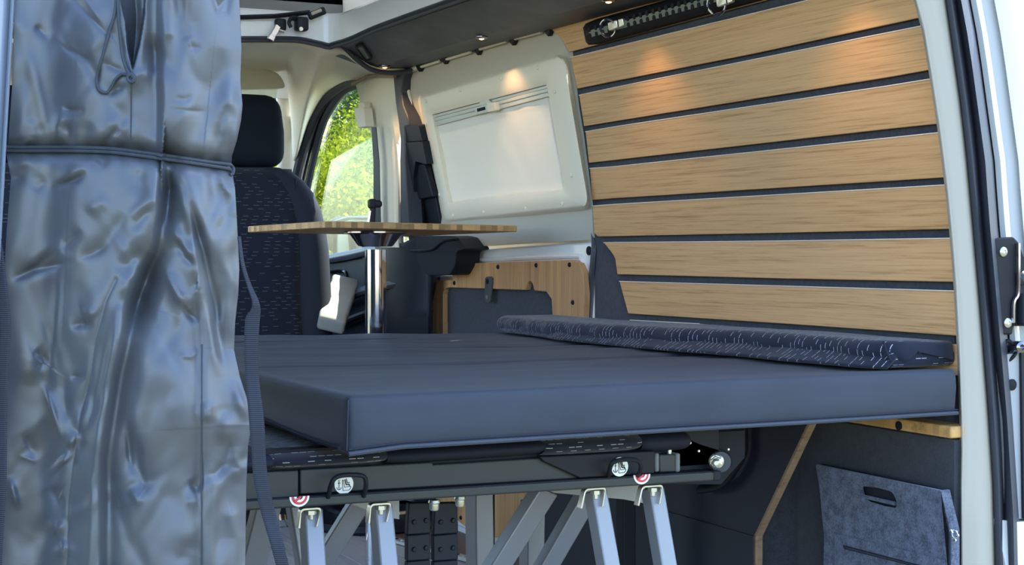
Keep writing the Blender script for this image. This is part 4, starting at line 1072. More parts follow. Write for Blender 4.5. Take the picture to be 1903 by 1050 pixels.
# long steel panels and rail
b = MB(); b.prism([B(400, 882), B(555, 874), B(555, 926), B(400, 936)], (0, .012, 0)); b.build('steel_panel', 'steel', bn, bevel=.002)
b = MB(); b.prism([B(558, 873), B(803, 859), B(805, 864), B(1006, 851), B(1060, 874), B(1075, 889), B(558, 919)], (0, .010, 0)); b.build('steel_panel', 'steel', bn, bevel=.002)
b = MB(); b.prism([B(1004, 849, .008), B(1217, 838, .008), B(1217, 880, .008), B(1078, 889, .008), B(1010, 858, .008)], (0, .014, 0)); b.build('end_panel', 'dark_steel', bn, bevel=.002)
g0, g1 = B(400, 935, .011), B(1320, 877.2, .011)
b = MB(); b.prism([g0, g1, g1 + V((0, .03, 0)), g0 + V((0, .03, 0))], (0, 0, .0012)); b.build('shade_strip', 'ink', bn)  # shade on the rail's top face, painted as a thin black layer
b = MB(); b.prism([B(400, 935, .012), B(1338, 876, .012), B(1338, 893, .012), B(400, 953, .012)], (0, .032, 0)); b.build('lower_rail', 'steel', bn, bevel=.003, seg=3)
b = MB(); b.prism([B(1326, 876, .013), B(1341, 875, .013), B(1341, 893, .013), B(1326, 894, .013)], (0, .034, 0)); b.build('rail_cap', 'dark_steel', bn, bevel=.002)
# wire handle loops
def loop(px, name='handle_loop'):
    b_ = MB(); b_.tube(smoothpath([B(x, y, o) for x, y, o in px], 40), .0036, 8); return b_.build(name, 'dark_steel', bn)
loop([(610, 924, .012), (614, 905, .03), (622, 889, .034), (640, 883, .034), (668, 883, .034), (678, 888, .034), (680, 902, .03), (676, 922, .012)])
loop([(1131, 884, .012), (1135, 866, .03), (1142, 858, .034), (1160, 854, .034), (1182, 855, .034), (1190, 862, .034), (1190, 874, .03), (1185, 884, .012)])
# round stickers with anchor and folded seat pictogram
def sticker(cx, cy, r, o):
    c = B(cx, cy, o); k = (B(cx + 1, cy, o) - c).length
    ux, uz = (B(cx + 1, cy - .05, o) - c), V((0, 0, k))
    b_ = MB(); b_.lathe([(r * k, 0), (r * k, .0006), (0, .0006)], c, (0, -1, 0), 36); e = b_.build('pictogram_sticker', 'white', bn, smooth=20)
    def pt(x, y): return c + ux * x + uz * (-y) + V((0, -.0009, 0))
    def stroke(pl, wd=.5, nm='print'):
        b2_ = MB()
        for (xa, ya), (xb, yb) in zip(pl, pl[1:]): b2_.bar(pt(xa, ya), pt(xb, yb), wd * 2 * k, .0006, up=(0, 1, 0))
        b2_.build(nm, 'ink', e, smooth=0)
    s_ = r / 17
    sc = lambda pl: [(x * s_, y * s_) for x, y in pl]
    stroke(sc([(-9, -5), (-9, 9)]), .5, 'anchor_print'); stroke(sc([(-11.5, -2), (-6.5, -2)]), .5, 'anchor_print')
    stroke(sc([(-13, 5), (-12.4, 7.4), (-11, 8.8), (-9, 9.3), (-7, 8.8), (-5.6, 7.4), (-5, 5)]), .5, 'anchor_print')
    b2_ = MB(); b2_.tube([pt(*q) for q in sc([(-9 + 1.3 * math.cos(a), -6.2 + 1.3 * math.sin(a)) for a in [i * math.pi / 4 for i in range(8)]])], .35 * k, 5, closed=True); b2_.build('anchor_print', 'ink', e)
    stroke(sc([(-3, -7), (-1, -7), (1, 5.5), (12, 4), (12, 7.5), (9, 10.5), (-2, 11), (-3, -7)]), .45, 'seat_print')
    stroke(sc([(1.5, -8), (4, 1.5), (9.5, .5), (9.5, 3.5)]), .95, 'seat_print'); stroke(sc([(4, -9), (6, -1.5), (10, -2.5)]), .7, 'seat_print')
sticker(639, 899.5, 17.5, .0015); sticker(1151.5, 867.5, 15.5, .0095)
# red and white half round warning stickers on the rail
def warning(cx, cy, r):
    o = .0125; c = B(cx, cy, o); k = (B(cx + 1, cy, o) - c).length
    e = None
    for i, (q, mat, nm) in enumerate(((1, 'white', 'warning_sticker'), (.80, 'red', 'red_print'), (.55, 'white', 'white_print'), (.30, 'ink', 'black_print'))):
        b_ = MB(); pts_ = [c + V((q * r * k * math.cos(a), -.0005 * i, -q * r * k * math.sin(a))) for a in [math.pi * t_ / 20 for t_ in range(21)]]
        b_.prism(pts_, (0, .0005, 0)); x_ = b_.build(nm, mat, bn if e is None else e, smooth=0)
        if e is None: e = x_
    b_ = MB(); b_.bar(c + V((-.55 * r * k, -.0024, -.45 * r * k)), c + V((.12 * r * k, -.0024, -.02 * r * k)), .22 * r * k, .0005, up=(0, 1, 0)); b_.build('red_print', 'red', e, smooth=0)
warning(556.5, 922.5, 18.5); warning(1193, 882, 15.5)
# end fittings at the right
for x0, x1 in ((1218, 1226), (1257, 1265)):
    b = MB(); b.prism([B(x0, 843, .002), B(x1, 842, .002), B(x1, 877, .002), B(x0, 878, .002)], (0, .03, 0)); b.build('foam_block', plain('worn grey foam', (.16, .165, .16), .9), bn, bevel=.003)
b = MB(); b.prism([B(1226, 845, .0), B(1256, 844, .0), B(1256, 877, .0), B(1226, 878, .0)], (0, .03, 0)); b.build('steel_block', 'steel', bn, bevel=.002)
b = MB(); b.lathe([(.004, 0), (.004, .010)], B(1244, 845, -.01), (0, 0, 1), 10); b.build('bolt', 'zinc', bn)
b = MB(); b.prism(rpoly([B(1278, 812, -.02), B(1300, 822, -.02), B(1345, 836, -.02), B(1361, 846, -.02), B(1362, 868, -.02), B(1336, 878, -.02), B(1240, 880, -.02), B(1215, 850, -.02)], .008, 4), (0, .02, 0)); b.build('cam_plate', 'dark_steel', bn, bevel=.003)
b = MB(); b.prism([B(1270, 806, -.04), B(1384, 800, -.04), B(1384, 850, -.04), B(1340, 900, -.04), B(1215, 900, -.04), B(1215, 830, -.04)], (0, .008, 0)); b.build('side_plate', 'ink', bn)
b = MB(); b.lathe([(.017, 0), (.017, .012), (.009, .0125)], B(1336, 857, -.01), V((-.35, -1, 0)), 24); b.build('cam_collar', 'rubber', bn)
ax_ = V((-.55, -.83, 0)); q = B(1331, 857, .004)
b = MB(); b.lathe([(.0125, 0), (.0125, .002), (.010, .004)], q, ax_, 24); b.lathe([(.0100, .004), (.0100, .011), (.0085, .0125)], q, ax_, 6)
b.lathe([(.0072, .0125), (.0072, .017), (.005, .019), (.005, .024), (.0035, .025)], q, ax_, 16); b.build('hex_bolt', 'zinc', bn, smooth=25)
for x, y in ((1282, 823), (1298, 838), (1353, 835)):
    b = MB(); b.lathe([(.0025, 0), (.002, .002)], B(x, y, -.0), (0, -1, 0), 8); b.build('rivet', 'zinc', bn)
# legs: U brackets, bolts, silver square tubes
def lean_leg(tx, ty, bx, by, y0, y1, wd=.031, dp=.031, z0=.0, name='leg', mat='alu_leg'):
    a, c = PY(tx, ty, y0), PY(bx, by, y1); d_ = (c - a); t_ = (z0 - a.z) / d_.z
    b_ = MB(); b_.bar(a, a + d_ * t_, wd, dp, up=(0, 1, 0)); return b_.build(name, mat, bn, bevel=.003, seg=2)
legs = ((577, 945, 583, 1050), (707, 936, 717, 1050), (1106, 908, 1130, 1050), (1212, 903, 1236, 1050))
for i, (tx, ty, bx, by) in enumerate(legs):
    lean_leg(tx, ty + 4, bx, by, 2.182, 2.150, .0285, .031)
    x0, x1 = tx - 21, tx + 21
    y0 = 2.152
    br = rpoly([PY(x0 - 2 + (0 if i < 2 else -4), ty + 37, y0), PY(x0 + 3, ty, y0), PY(x1, ty - 2.6, y0), PY(x1 + 1 - (6 if i > 1 else 8), ty + 33, y0)], [0, .006, .006, 0], 4)
    b = MB()
    inn = [p + (PY(tx, ty + 40, y0) - p).normalized() * .0035 for p in br]
    b.prism(br + inn[::-1], (0, .013, 0)); brk = b.build('bracket', 'zinc', bn, bevel=.0006, smooth=30)
    q = PY(tx + 1, ty + 3, y0 + .010)
    b = MB(); b.lathe([(.0085, 0), (.0085, -.006)], q, (0, 0, 1), 6); b.lathe([(.0045, -.006), (.0045, -.013)], q, (0, 0, 1), 12); b.build('bolt', 'zinc', brk, smooth=25)
# rear struts
lean_leg(668, 935, 590, 1060, 2.40, 2.46, .034, .02, mat='alu_leg'); lean_leg(1016, 905, 924, 1050, 2.34, 2.40, .036, .034)
lean_leg(1100, 905, 1016, 1050, 2.46, 2.52, .036, .03); lean_leg(545, 925, 566, 1050, 2.42, 2.40, .024, .03)
lean_leg(498, 930, 466, 1055, 2.36, 2.42, .04, .03); lean_leg(890, 905, 892, 1050, 2.58, 2.58, .036, .05); lean_leg(990, 930, 988, 1050, 2.62, 2.62, .036, .04)
b = MB(); b.prism([PY(590, 930, 2.30), PY(742, 922, 2.30), PY(742, 965, 2.30), PY(722, 962, 2.30), PY(650, 935, 2.30)], (0, .006, 0)); b.build('gusset', 'alu_leg', bn)
b = MB(); b.prism([PY(1010, 905, 2.30), PY(1200, 895, 2.30), PY(1195, 935, 2.30), PY(1160, 928, 2.30), PY(1030, 916, 2.30)], (0, .006, 0)); b.build('gusset', 'alu_leg', bn)
b = MB(); b.bar((.66, 2.42, .03), (1.36, 2.42, .03), .03, .03); b.build('floor_rail', 'alu_leg', bn, bevel=.002)
for x_ in (.72, .86, 1.22, 1.33): b = MB(); b.bar((x_, 2.06, .012), (x_, 2.75, .012), .04, .02); b.build('floor_rail', 'alu_leg', bn, bevel=.002)
for x, y in ((807, 929), (855, 922)):
    q = PY(x, y, 2.2); b = MB(); b.lathe([(.0085, 0), (.0095, -.004), (.0075, -.006), (.0075, -.014), (.006, -.016)], q, (0, 0, 1), 14); b.build('bolt', 'zinc', bn)
# pair of black riveted strap covers hanging behind
for i, (xa, xb) in enumerate(((757, 801), (806, 852))):
    e = empty('strap_cover', PY((xa + xb) / 2, 1080, 2.34), ('black riveted strap cover hanging under the bench, beside the silver leg', 'black riveted strap cover hanging under the bench, beside the brown board')[i], 'strap cover', 'riveted strap covers')
    for j, (ya, yb) in enumerate(((938, 994), (995.5, 1043), (1044.5, 1096))):
        b = MB(); b.prism([PY(xa + (3 if j == 0 else 0), ya - (0 if j else 3), 2.34), PY(xb - 1, ya - 4, 2.34), PY(xb, yb - 3, 2.34), PY(xa, yb, 2.34)], (0, .014, 0)); pc = b.build('cover_segment', 'black_trim', e, bevel=.002)
        if j < 3:
            for k_, fx in enumerate((.28, .78)):
                yv = (972, 1023, 1074)[j] - 3 * k_
                b = MB(); b.lathe([(.0042, 0), (.0042, .002), (.003, .0035), (0, .004)], PY(xa + (xb - xa) * fx, yv - 2, 2.34), (0, -1, 0), 12); b.build('rivet', 'black_trim', pc)
# black curved seat belt bracket beside the cabinet
b = MB()
pth = smoothpath([PX(1384, 786, 1.705), PX(1384, 830, 1.705), PX(1380, 850, 1.704), PX(1368, 872, 1.702), PX(1350, 895, 1.70), PX(1330, 905, 1.70), PX(1300, 909, 1.70)], 36)
b.tube(pth, .011, 10, flat=.55); b.build('curved_bracket', 'dark_steel', kind='thing', label='black curved steel bracket on the dark cabinet right of the hex bolt', cat='bracket')

# ================================================================== SIDE CABINET AND FELT BAG
cb = empty('side_cabinet', V((1.80, 2.4, 0)), 'dark side cabinet with a slanting plywood edge under the slatted wall', 'cabinet')
XC = 1.72
edge = [PX(1503, 783, XC), PX(1402, 995, XC), PX(1400, 1050, XC)]
e0, e1 = edge[0], edge[1]
pan = [V((XC, 3.38, .555)), V((XC, e0.y - .01, .555)), e0, e1, V((XC, e1.y + .002, 0)), V((XC, 3.38, 0))]
b = MB(); b.prism(pan, (.014, 0, 0)); b.build('front_panel', 'cabinet2', cb, smooth=0)
sA, sB = PX(1225, 947, XC - .002), PX(1400, 996, XC - .002)
b = MB(); b.prism([V((XC - .004, 3.38, sA.z - .0)), V((XC - .004, e1.y, sB.z)), V((XC - .004, e1.y, 0)), V((XC - .004, 3.38, 0))], (.004, 0, 0)); b.build('lower_panel', 'cabinet2', cb, smooth=0)
def edge_strip(a, c, o=.003):
    b_ = MB(); d_ = (c - a).normalized(); n_ = V((0, -d_.z, d_.y)); n_ = n_ if n_.y < 0 else -n_
    b_.prism([a + V((-.0005, 0, 0)), c + V((-.0005, 0, 0)), c + V((-.0005, 0, 0)) + n_ * o, a + V((-.0005, 0, 0)) + n_ * o], (.016, 0, 0)); return b_.build('plywood_edge', 'ply', cb, smooth=0)
edge_strip(e0, e1, .005); edge_strip(e1, V((XC, e1.y + .002, 0)), .005)
XF = 1.848
b = MB(); b.prism([V((XF, 2.062, 0)), V((XF, 2.52, 0)), V((XF, 2.52, .517)), V((XF, 2.062, .517))], (.03, 0, 0)); b.build('recessed_panel', 'cabinet', cb, smooth=0)
b = MB(); b.prism([V((XC + .015, 2.505, 0)), V((XF - .001, 2.505, 0)), V((XF - .001, 2.505, .55)), V((XC + .015, 2.505, .55))], (0, .01, 0)); b.build('partition', 'cabinet', cb, smooth=0)
ld = empty('bamboo_ledge', V((1.86, 2.2, .52)), 'bamboo ledge sticking out under the mattress beside the grey pillar cover', 'ledge')
XQ = 1.835
l0, l1, l2, l3 = PX(1560, 781, XQ), PX(1781, 795, XQ), PX(1781, 817.5, XQ), PX(1560, 781, XQ) - V((0, 0, .02))
b = MB(); b.prism([V((XQ, 2.056, l1.z)), V((XQ, 2.50, l1.z)), V((XQ, 2.50, l2.z)), V((XQ, 2.056, l2.z))], (.05, 0, 0)); lo_ = b.build('board', 'bam_ledge', ld, bevel=.003)
q = PX(1671, 791, XQ); b = MB(); b.lathe([(.0082, 0), (.0082, .002), (.005, .0025)], q + V((0, 0, .0)), (-1, 0, 0), 18); b.build('bore_hole', 'ink', lo_)
# felt bag hanging on the recessed panel
bg = empty('felt_bag', V((1.80, 2.2, .2)), 'blue grey felt bag with a cut-out grip hanging on the dark cabinet', 'bag')
XG = 1.803
G = lambda x, y, o=0.0: PX(x, y, XG - o)
bo_ = [(1515, 863), (1745, 911), (1753, 945), (1763, 985), (1763, 1110), (1528, 1110), (1531, 1000), (1522, 905)]
hole = rpoly([G(1598, 903), G(1628, 906), G(1657, 914), G(1666, 930), G(1665, 945), G(1640, 941), G(1610, 932), G(1600, 918)], .006, 3)
# body with the hole: grid of quads between outline and grip opening
n_ = len(hole); hc = sum(hole, V()) / n_
oo = [G(*q) for q in bo_]
def ray_out(c, p):
    d_ = p - c; best = None
    for a, q in zip(oo, oo[1:] + oo[:1]):
        den = d_.y * (q.z - a.z) - d_.z * (q.y - a.y)
        if abs(den) < 1e-12: continue
        t_ = ((a.y - c.y) * (q.z - a.z) - (a.z - c.z) * (q.y - a.y)) / den
        s_ = ((a.y - c.y) * d_.z - (a.z - c.z) * d_.y) / den
        if t_ > 0 and -1e-6 <= s_ <= 1 + 1e-6 and (best is None or t_ < best): best = t_
    return c + d_ * best
angs = sorted(set([round(math.atan2(p.z - hc.z, p.y - hc.y), 5) for p in hole + oo]))
def hole_at(a):
    d_ = V((0, math.cos(a), math.sin(a))); best = None
    for p, q in zip(hole, hole[1:] + hole[:1]):
        den = d_.y * (q.z - p.z) - d_.z * (q.y - p.y)
        if abs(den) < 1e-12: continue
        t_ = ((p.y - hc.y) * (q.z - p.z) - (p.z - hc.z) * (q.y - p.y)) / den
        s_ = ((p.y - hc.y) * d_.z - (p.z - hc.z) * d_.y) / den
        if t_ > 0 and -1e-6 <= s_ <= 1 + 1e-6 and (best is None or t_ > best): best = t_
    return hc + d_ * best
inn_ = [hole_at(a) for a in angs]; out_l = [ray_out(hc, p) for p in inn_]
b = MB(); b.ring(out_l, inn_, (.008, 0, 0)); b.build('front', 'bag', bg, bevel=.0015, smooth=30)
b = MB(); b.prism([p + V((.014, 0, 0)) for p in oo], (.004, 0, 0)); b.build('back', 'bag_dark', bg)
b = MB(); b.prism([G(1745, 911), G(1763, 985), G(1763, 1110), G(1763, 1110) + V((.02, 0, 0)), G(1763, 985) + V((.02, 0, 0)), G(1745, 911) + V((.02, 0, 0))], (0, -.004, 0)); b.build('gusset', 'bag', bg)
b = MB(); b.tube([G(1602, 922, -.006), G(1664, 936, -.006)], .004, 6); b.build('inner_fold', 'bag', bg)
b = MB(); b.prism([G(1566, 1013, .0015), G(1600, 1022, .0015), G(1700, 1047, .0015), G(1740, 1058, .0015), G(1700, 1060, .0015), G(1568, 1021, .0015)], (.002, 0, 0)); b.build('zip', 'bag_dark', bg)
b = MB(); b.prism(rpoly([G(1550, 990, .003), G(1755, 1042, .003), G(1755, 1110, .003), G(1552, 1110, .003)], .004, 3), (.003, 0, 0)); b.build('pocket', 'bag', bg, bevel=.001)
b = MB(); b.prism([G(1566, 1013, .0045), G(1700, 1048, .0045), G(1744, 1058, .0045), G(1742, 1064, .0045), G(1568, 1020, .0045)], (.0025, 0, 0)); b.build('zip', 'bag_dark', bg)
b = MB(); b.tube([G(1570, 1017.5, .006), G(1742, 1061.5, .006)], .0012, 5); b.build('zip_teeth', 'dark_chrome', bg)
ky = empty('key_ring', PX(1775, 1000, 1.80), 'small glinting key ring hanging between felt bag and pillar cover', 'key ring')
b = MB(); b.tube([PX(1774 + 5 * math.cos(a), 992 + 8 * math.sin(a), 1.80) for a in [i * math.pi / 6 for i in range(12)]], .0012, 6, closed=True); b.build('ring', 'chrome', ky)
for x, y in ((1768, 988), (1779, 996), (1774, 1003)):
    b = MB(); b.rbox(PX(x, y, 1.797), (.004, .005, .008), .0015, (1, 1, 1), n=2, rot=Matrix.Rotation(x, 3, 'X')); b.build('charm', 'chrome', ky)

# rail on the floor and a black socket foot
fr_ = empty('floor_track', V((1.72, 3.98, 0)), 'silver anchor track in the plank floor by the step', 'track')
t0, t1 = PZ(700, 995, .010), PZ(1010, 1075, .010)
b = MB(); b.bar(t0, t1, .030, .010, up=(0, 0, 1)); b.build('track', 'alu', fr_, bevel=.002)
for i in range(26):
    p = t0.lerp(t1, (i + .5) / 26); b = MB(); b.lathe([(.006, 0), (.006, .002), (.003, .0025)], p + V((0, 0, .005)), (0, 0, 1), 10); b.build('track_hole', ('zinc', 'dark_steel')[i % 2], fr_)

# ================================================================== TENT CURTAIN TIED BACK AT THE LEFT
LX = [(26, -60), (26, 0), (23, 150), (15, 262), (11, 285), (20, 330), (12, 430), (7, 520), (13, 700), (11, 850), (2, 1050), (0, 1200)]
RX = [(444, -60), (445, 0), (449, 90), (447, 150), (451, 195), (448, 225), (440, 262), (431, 290), (430, 312), (437, 350), (441, 420), (445, 500), (443, 545), (437, 600), (435, 650), (446, 700), (462, 750), (468, 790), (461, 830), (458, 900), (456, 1050), (455, 1200)]
CD = 1.93                                                    # distance of the bundle's middle plane along the view at first, then fixed in space
YTIE = lambda x: 279 + max(0, (x - 230)) * .155 if not isinstance(x, np.ndarray) else 279 + np.maximum(0, x - 230) * .155
rng = np.random.RandomState(3)
def vnoise(x, y, seed=0):
    """smooth value noise, numpy"""
    xi, yi = np.floor(x).astype(int), np.floor(y).astype(int); fx, fy = x - xi, y - yi
    fx, fy = fx * fx * (3 - 2 * fx), fy * fy * (3 - 2 * fy)
    def h(a, c):
        n_ = (a * 374761393 + c * 668265263 + seed * 1274126177) & 0x7fffffff
        n_ = ((n_ ^ (n_ >> 13)) * 1274126177) & 0x7fffffff
        return ((n_ ^ (n_ >> 16)) & 0xffff) / 65535.0
    return (h(xi, yi) * (1 - fx) + h(xi + 1, yi) * fx) * (1 - fy) + (h(xi, yi + 1) * (1 - fx) + h(xi + 1, yi + 1) * fx) * fy
def pdist(X_, Y_, pts_):
    """signed distance to a polyline (+ = right of it when walking down) and fade towards its ends"""
    best = np.full(X_.shape, 1e9); sg = np.zeros(X_.shape); par = np.zeros(X_.shape)
    L_ = [0]
    for (xa, ya), (xb, yb) in zip(pts_, pts_[1:]): L_.append(L_[-1] + math.hypot(xb - xa, yb - ya))
    for i, ((xa, ya), (xb, yb)) in enumerate(zip(pts_, pts_[1:])):
        dx, dy = xb - xa, yb - ya; l2 = dx * dx + dy * dy
        t_ = np.clip(((X_ - xa) * dx + (Y_ - ya) * dy) / l2, 0, 1)
        ex_, ey_ = X_ - xa - t_ * dx, Y_ - ya - t_ * dy; d_ = np.hypot(ex_, ey_)
        m_ = d_ < best; best = np.where(m_, d_, best); sg = np.where(m_, np.sign(ex_ * dy - ey_ * dx), sg)
        par = np.where(m_, (L_[i] + t_ * math.sqrt(l2)) / L_[-1], par)
    return best, sg, par
STROKES = [
    ('G', [(130, 300), (112, 600), (80, 1200)], .010, 70, 80), ('G', [(375, 310), (345, 600), (310, 1200)], .012, 46, 60), ('G', [(130, -60), (135, 150), (130, 282)], .008, 70, 80),
    ('G', [(292, 440), (272, 510), (255, 570), (244, 640)], -.042, 14, 24), ('G', [(312, 300), (318, 345), (312, 385)], -.012, 10, 10),
    # kind, points, height (m), width to the left, width to the right; e = ends fade
    # ---- above the tie
    ('S', [(296, -60), (297, 150), (299, 290)], .011, 24, 60),
    ('G', [(122, -20), (160, 25), (200, 64)], -.0045, 5, 8), ('G', [(150, -10), (185, 36), (205, 70)], .003, 6, 6),
    ('G', [(62, 45), (80, 62), (94, 76)], -.005, 4, 7), ('G', [(94, 62), (125, 92), (152, 108), (184, 118)], -.0055, 4, 7), ('G', [(184, 112), (215, 128), (240, 138)], -.004, 4, 6),
    ('G', [(112, 200), (130, 205), (160, 208)], -.006, 4, 6), ('G', [(108, 275), (105, 235), (116, 205), (124, 196)], .007, 10, 9),
    ('G', [(172, 276), (200, 245), (228, 200)], .008, 10, 12), ('G', [(135, 280), (128, 245), (116, 222)], -.007, 8, 9), ('G', [(150, 278), (158, 250), (168, 222)], -.004, 9, 9),
    ('G', [(230, 285), (222, 255), (240, 215)], .006, 9, 9), ('G', [(66, 270), (60, 235), (62, 215)], .003, 7, 10), ('G', [(85, 275), (78, 245), (72, 222)], -.003, 7, 7),
    ('G', [(192, 272), (205, 255), (225, 235)], -.005, 6, 6), ('G', [(198, 182), (215, 166), (238, 158)], -.005, 6, 6),
    ('G', [(30, 272), (55, 262), (75, 270)], .004, 5, 5),
    ('G', [(330, -30), (338, 40), (348, 66)], -.008, 10, 12), ('G', [(314, -10), (316, 60)], .006, 10, 10), ('G', [(352, -20), (346, 40), (352, 70)], .007, 10, 10),
    ('G', [(396, -10), (405, 16), (418, 0)], -.007, 6, 6), ('G', [(432, -20), (424, 5), (420, 20)], -.005, 6, 6), ('G', [(345, 86), (352, 88), (380, 92)], -.0025, 5, 6),
    ('G', [(385, -20), (378, 80), (352, 160), (330, 282)], .010, 30, 34), ('G', [(425, 75), (402, 140), (378, 215), (352, 290)], -.010, 22, 24),
    ('G', [(436, 120), (424, 200), (398, 296)], .009, 14, 12), ('G', [(428, 180), (408, 240), (396, 296)], -.009, 9, 9), ('G', [(446, 175), (440, 230), (428, 300)], .007, 8, 10),
    ('G', [(320, 182), (345, 186), (362, 176)], -.003, 4, 6), ('G', [(310, 202), (350, 206), (395, 209)], -.0016, 3, 3),
    ('G', [(266, -10), (268, 60), (258, 110), (246, 150)], .006, 8, 9), ('G', [(285, 60), (290, 120), (280, 150)], -.007, 12, 10), ('G', [(262, 120), (272, 135), (285, 120)], .006, 12, 12),
    ('G', [(245, 150), (243, 285)], -.002, 2.5, 2.5),
    # ---- below the tie
    ('S', [(302, 296), (297, 400), (285, 470), (262, 520), (245, 560), (232, 620), (215, 700), (205, 760), (192, 850), (190, 1200)], -.017, 46, 40),
    ('G', [(172, 288), (150, 312), (122, 330), (97, 352)], .007, 14, 9), ('G', [(95, 358), (112, 344), (140, 335), (165, 318)], -.007, 5, 6), ('G', [(60, 300), (40, 320), (24, 350)], -.006, 10, 9),
    ('G', [(90, 330), (70, 350), (60, 358)], -.004, 8, 8), ('G', [(200, 312), (185, 300), (176, 288)], -.0035, 5, 5),
    ('G', [(10, 528), (60, 503), (108, 492), (140, 482)], -.009, 5, 8), ('G', [(140, 482), (175, 470), (205, 452)], -.006, 6, 12), ('G', [(18, 522), (60, 500), (82, 484), (110, 460)], -.006, 7, 9), ('G', [(110, 470), (130, 448), (155, 424)], -.005, 9, 8),
    ('G', [(30, 515), (80, 470), (120, 440)], .006, 18, 16), ('G', [(160, 400), (175, 385), (205, 365)], .005, 12, 10),
    ('G', [(262, 300), (258, 340), (262, 372)], -.006, 8, 12), ('G', [(292, 340), (280, 372), (240, 400), (222, 440)], .006, 12, 12), ('G', [(290, 375), (262, 405), (246, 435)], -.006, 8, 9),
    ('G', [(272, 460), (240, 485), (222, 515)], -.008, 12, 10), ('G', [(262, 500), (240, 520), (225, 560)], .006, 8, 10),
    ('G', [(70, 702), (86, 730), (97, 762), (108, 800), (118, 832)], .010, 6, 6), ('G', [(122, 832), (138, 818), (148, 800)], .007, 8, 8), ('G', [(112, 848), (125, 862)], .006, 10, 8),
    ('G', [(62, 650), (78, 662), (92, 672)], -.005, 5, 7), ('G', [(70, 690), (80, 676), (94, 664)], -.004, 4, 5), ('G', [(50, 720), (60, 660), (80, 648)], .008, 16, 14),
    ('G', [(128, 610), (150, 602), (178, 606)], -.006, 5, 7), ('G', [(150, 585), (165, 580), (180, 592)], .006, 14, 10), ('G', [(120, 680), (118, 720), (128, 790)], -.006, 10, 12),
    ('G', [(128, 698), (150, 702), (160, 706)], -.004, 4, 5), ('G', [(16, 880), (26, 920), (36, 952)], .008, 6, 6), ('G', [(38, 800), (60, 835), (72, 856)], -.006, 7, 9), ('G', [(30, 846), (52, 852), (72, 860)], .003, 4, 4),
    ('G', [(90, 960), (104, 985), (125, 966)], .007, 8, 8), ('G', [(95, 900), (108, 930), (122, 925)], -.006, 9, 9), ('G', [(100, 1010), (115, 1025), (128, 1000)], .006, 10, 9), ('G', [(30, 1040), (70, 1000), (85, 950)], -.005, 16, 16),
    ('G', [(215, 520), (196, 560), (176, 640), (168, 700), (150, 770), (140, 830), (128, 930), (122, 1100)], -.0024, 3, 3),
    ('G', [(212, 600), (196, 650), (188, 690), (170, 770), (156, 830)], -.007, 9, 7), ('G', [(222, 580), (210, 640), (200, 700), (186, 780), (172, 900), (165, 1100)], .008, 10, 10),
    # right bundle, below
    ('G', [(304, 300), (316, 350), (311, 400), (318, 440)], -.014, 9, 8), ('G', [(308, 300), (332, 350), (345, 400), (352, 440)], .008, 8, 7), ('G', [(318, 300), (350, 340), (368, 390), (388, 440), (402, 500)], .011, 9, 10),
    ('G', [(345, 330), (358, 400), (378, 470), (394, 540), (402, 620), (408, 660)], -.015, 7, 9), ('G', [(330, 312), (348, 375), (356, 430), (362, 480), (368, 540), (372, 600)], .010, 7, 7),
    ('G', [(312, 405), (325, 430), (345, 462), (365, 500)], .009, 8, 8), ('G', [(325, 440), (345, 478), (368, 502)], -.009, 7, 6), ('G', [(300, 470), (310, 510), (338, 560), (372, 606)], .011, 8, 6), ('G', [(336, 548), (346, 578), (360, 592), (372, 602)], -.012, 6, 6),
    ('G', [(372, 520), (356, 560), (352, 580)], .006, 8, 8), ('G', [(296, 520), (312, 580), (335, 660), (356, 705)], -.009, 20, 18), ('G', [(328, 660), (355, 662), (372, 648)], .004, 5, 5),
    ('S', [(368, 540), (373, 650), (375, 780), (375, 1200)], .006, 18, 24),
    ('G', [(388, 540), (392, 600), (400, 660), (412, 720)], .010, 10, 12), ('G', [(403, 520), (402, 600), (412, 660), (425, 695)], -.011, 7, 8), ('G', [(425, 320), (440, 380), (430, 440), (418, 520)], .008, 14, 14),
    ('G', [(410, 310), (408, 360), (420, 400), (412, 420)], -.006, 12, 12), ('G', [(432, 470), (425, 560), (420, 640)], .008, 16, 10), ('G', [(405, 320), (420, 350), (432, 370)], .005, 6, 6),
    ('G', [(430, 700), (446, 745), (462, 790)], .008, 10, 8), ('G', [(388, 790), (386, 760), (378, 745)], .007, 8, 8), ('G', [(430, 800), (416, 860), (402, 880), (376, 885)], -.0045, 5, 6), ('G', [(420, 760), (415, 830)], .007, 12, 12),
    ('G', [(275, 560), (282, 680), (280, 800), (292, 900)], .018, 34, 46), ('G', [(236, 770), (242, 850), (250, 892)], -.011, 6, 7), ('G', [(252, 800), (258, 870), (272, 925)], -.009, 8, 8), ('G', [(240, 900), (256, 930), (272, 932)], .006, 8, 8),
    ('G', [(348, 890), (360, 905), (372, 918)], -.006, 5, 7), ('G', [(225, 950), (240, 1000), (270, 1060)], -.006, 12, 14), ('G', [(330, 1060), (345, 1020), (372, 1000)], -.006, 14, 10), ('G', [(340, 930), (356, 932), (372, 926)], .004, 9, 9),
    ('G', [(435, 840), (448, 870), (430, 900)], .005, 8, 8), ('G', [(400, 900), (395, 980), (390, 1050)], .006, 12, 10), ('G', [(430, 960), (440, 1000), (432, 1050)], .005, 12, 10),
]
rb = random.Random(11)
BUMPS = []                                                    # loose folds of the gathered cloth
for k_ in range(150):
    y_ = rb.uniform(-60, 1150); left = rb.random() < .55
    an = rb.gauss(-.55 if left else .15, .38) if y_ > 300 else rb.gauss(.0, .5)
    BUMPS.append((rb.uniform(10, 470), y_, an, rb.uniform(40, 120), rb.uniform(9, 24), rb.choice((-1, 1)) * rb.uniform(.0008, .0034)))
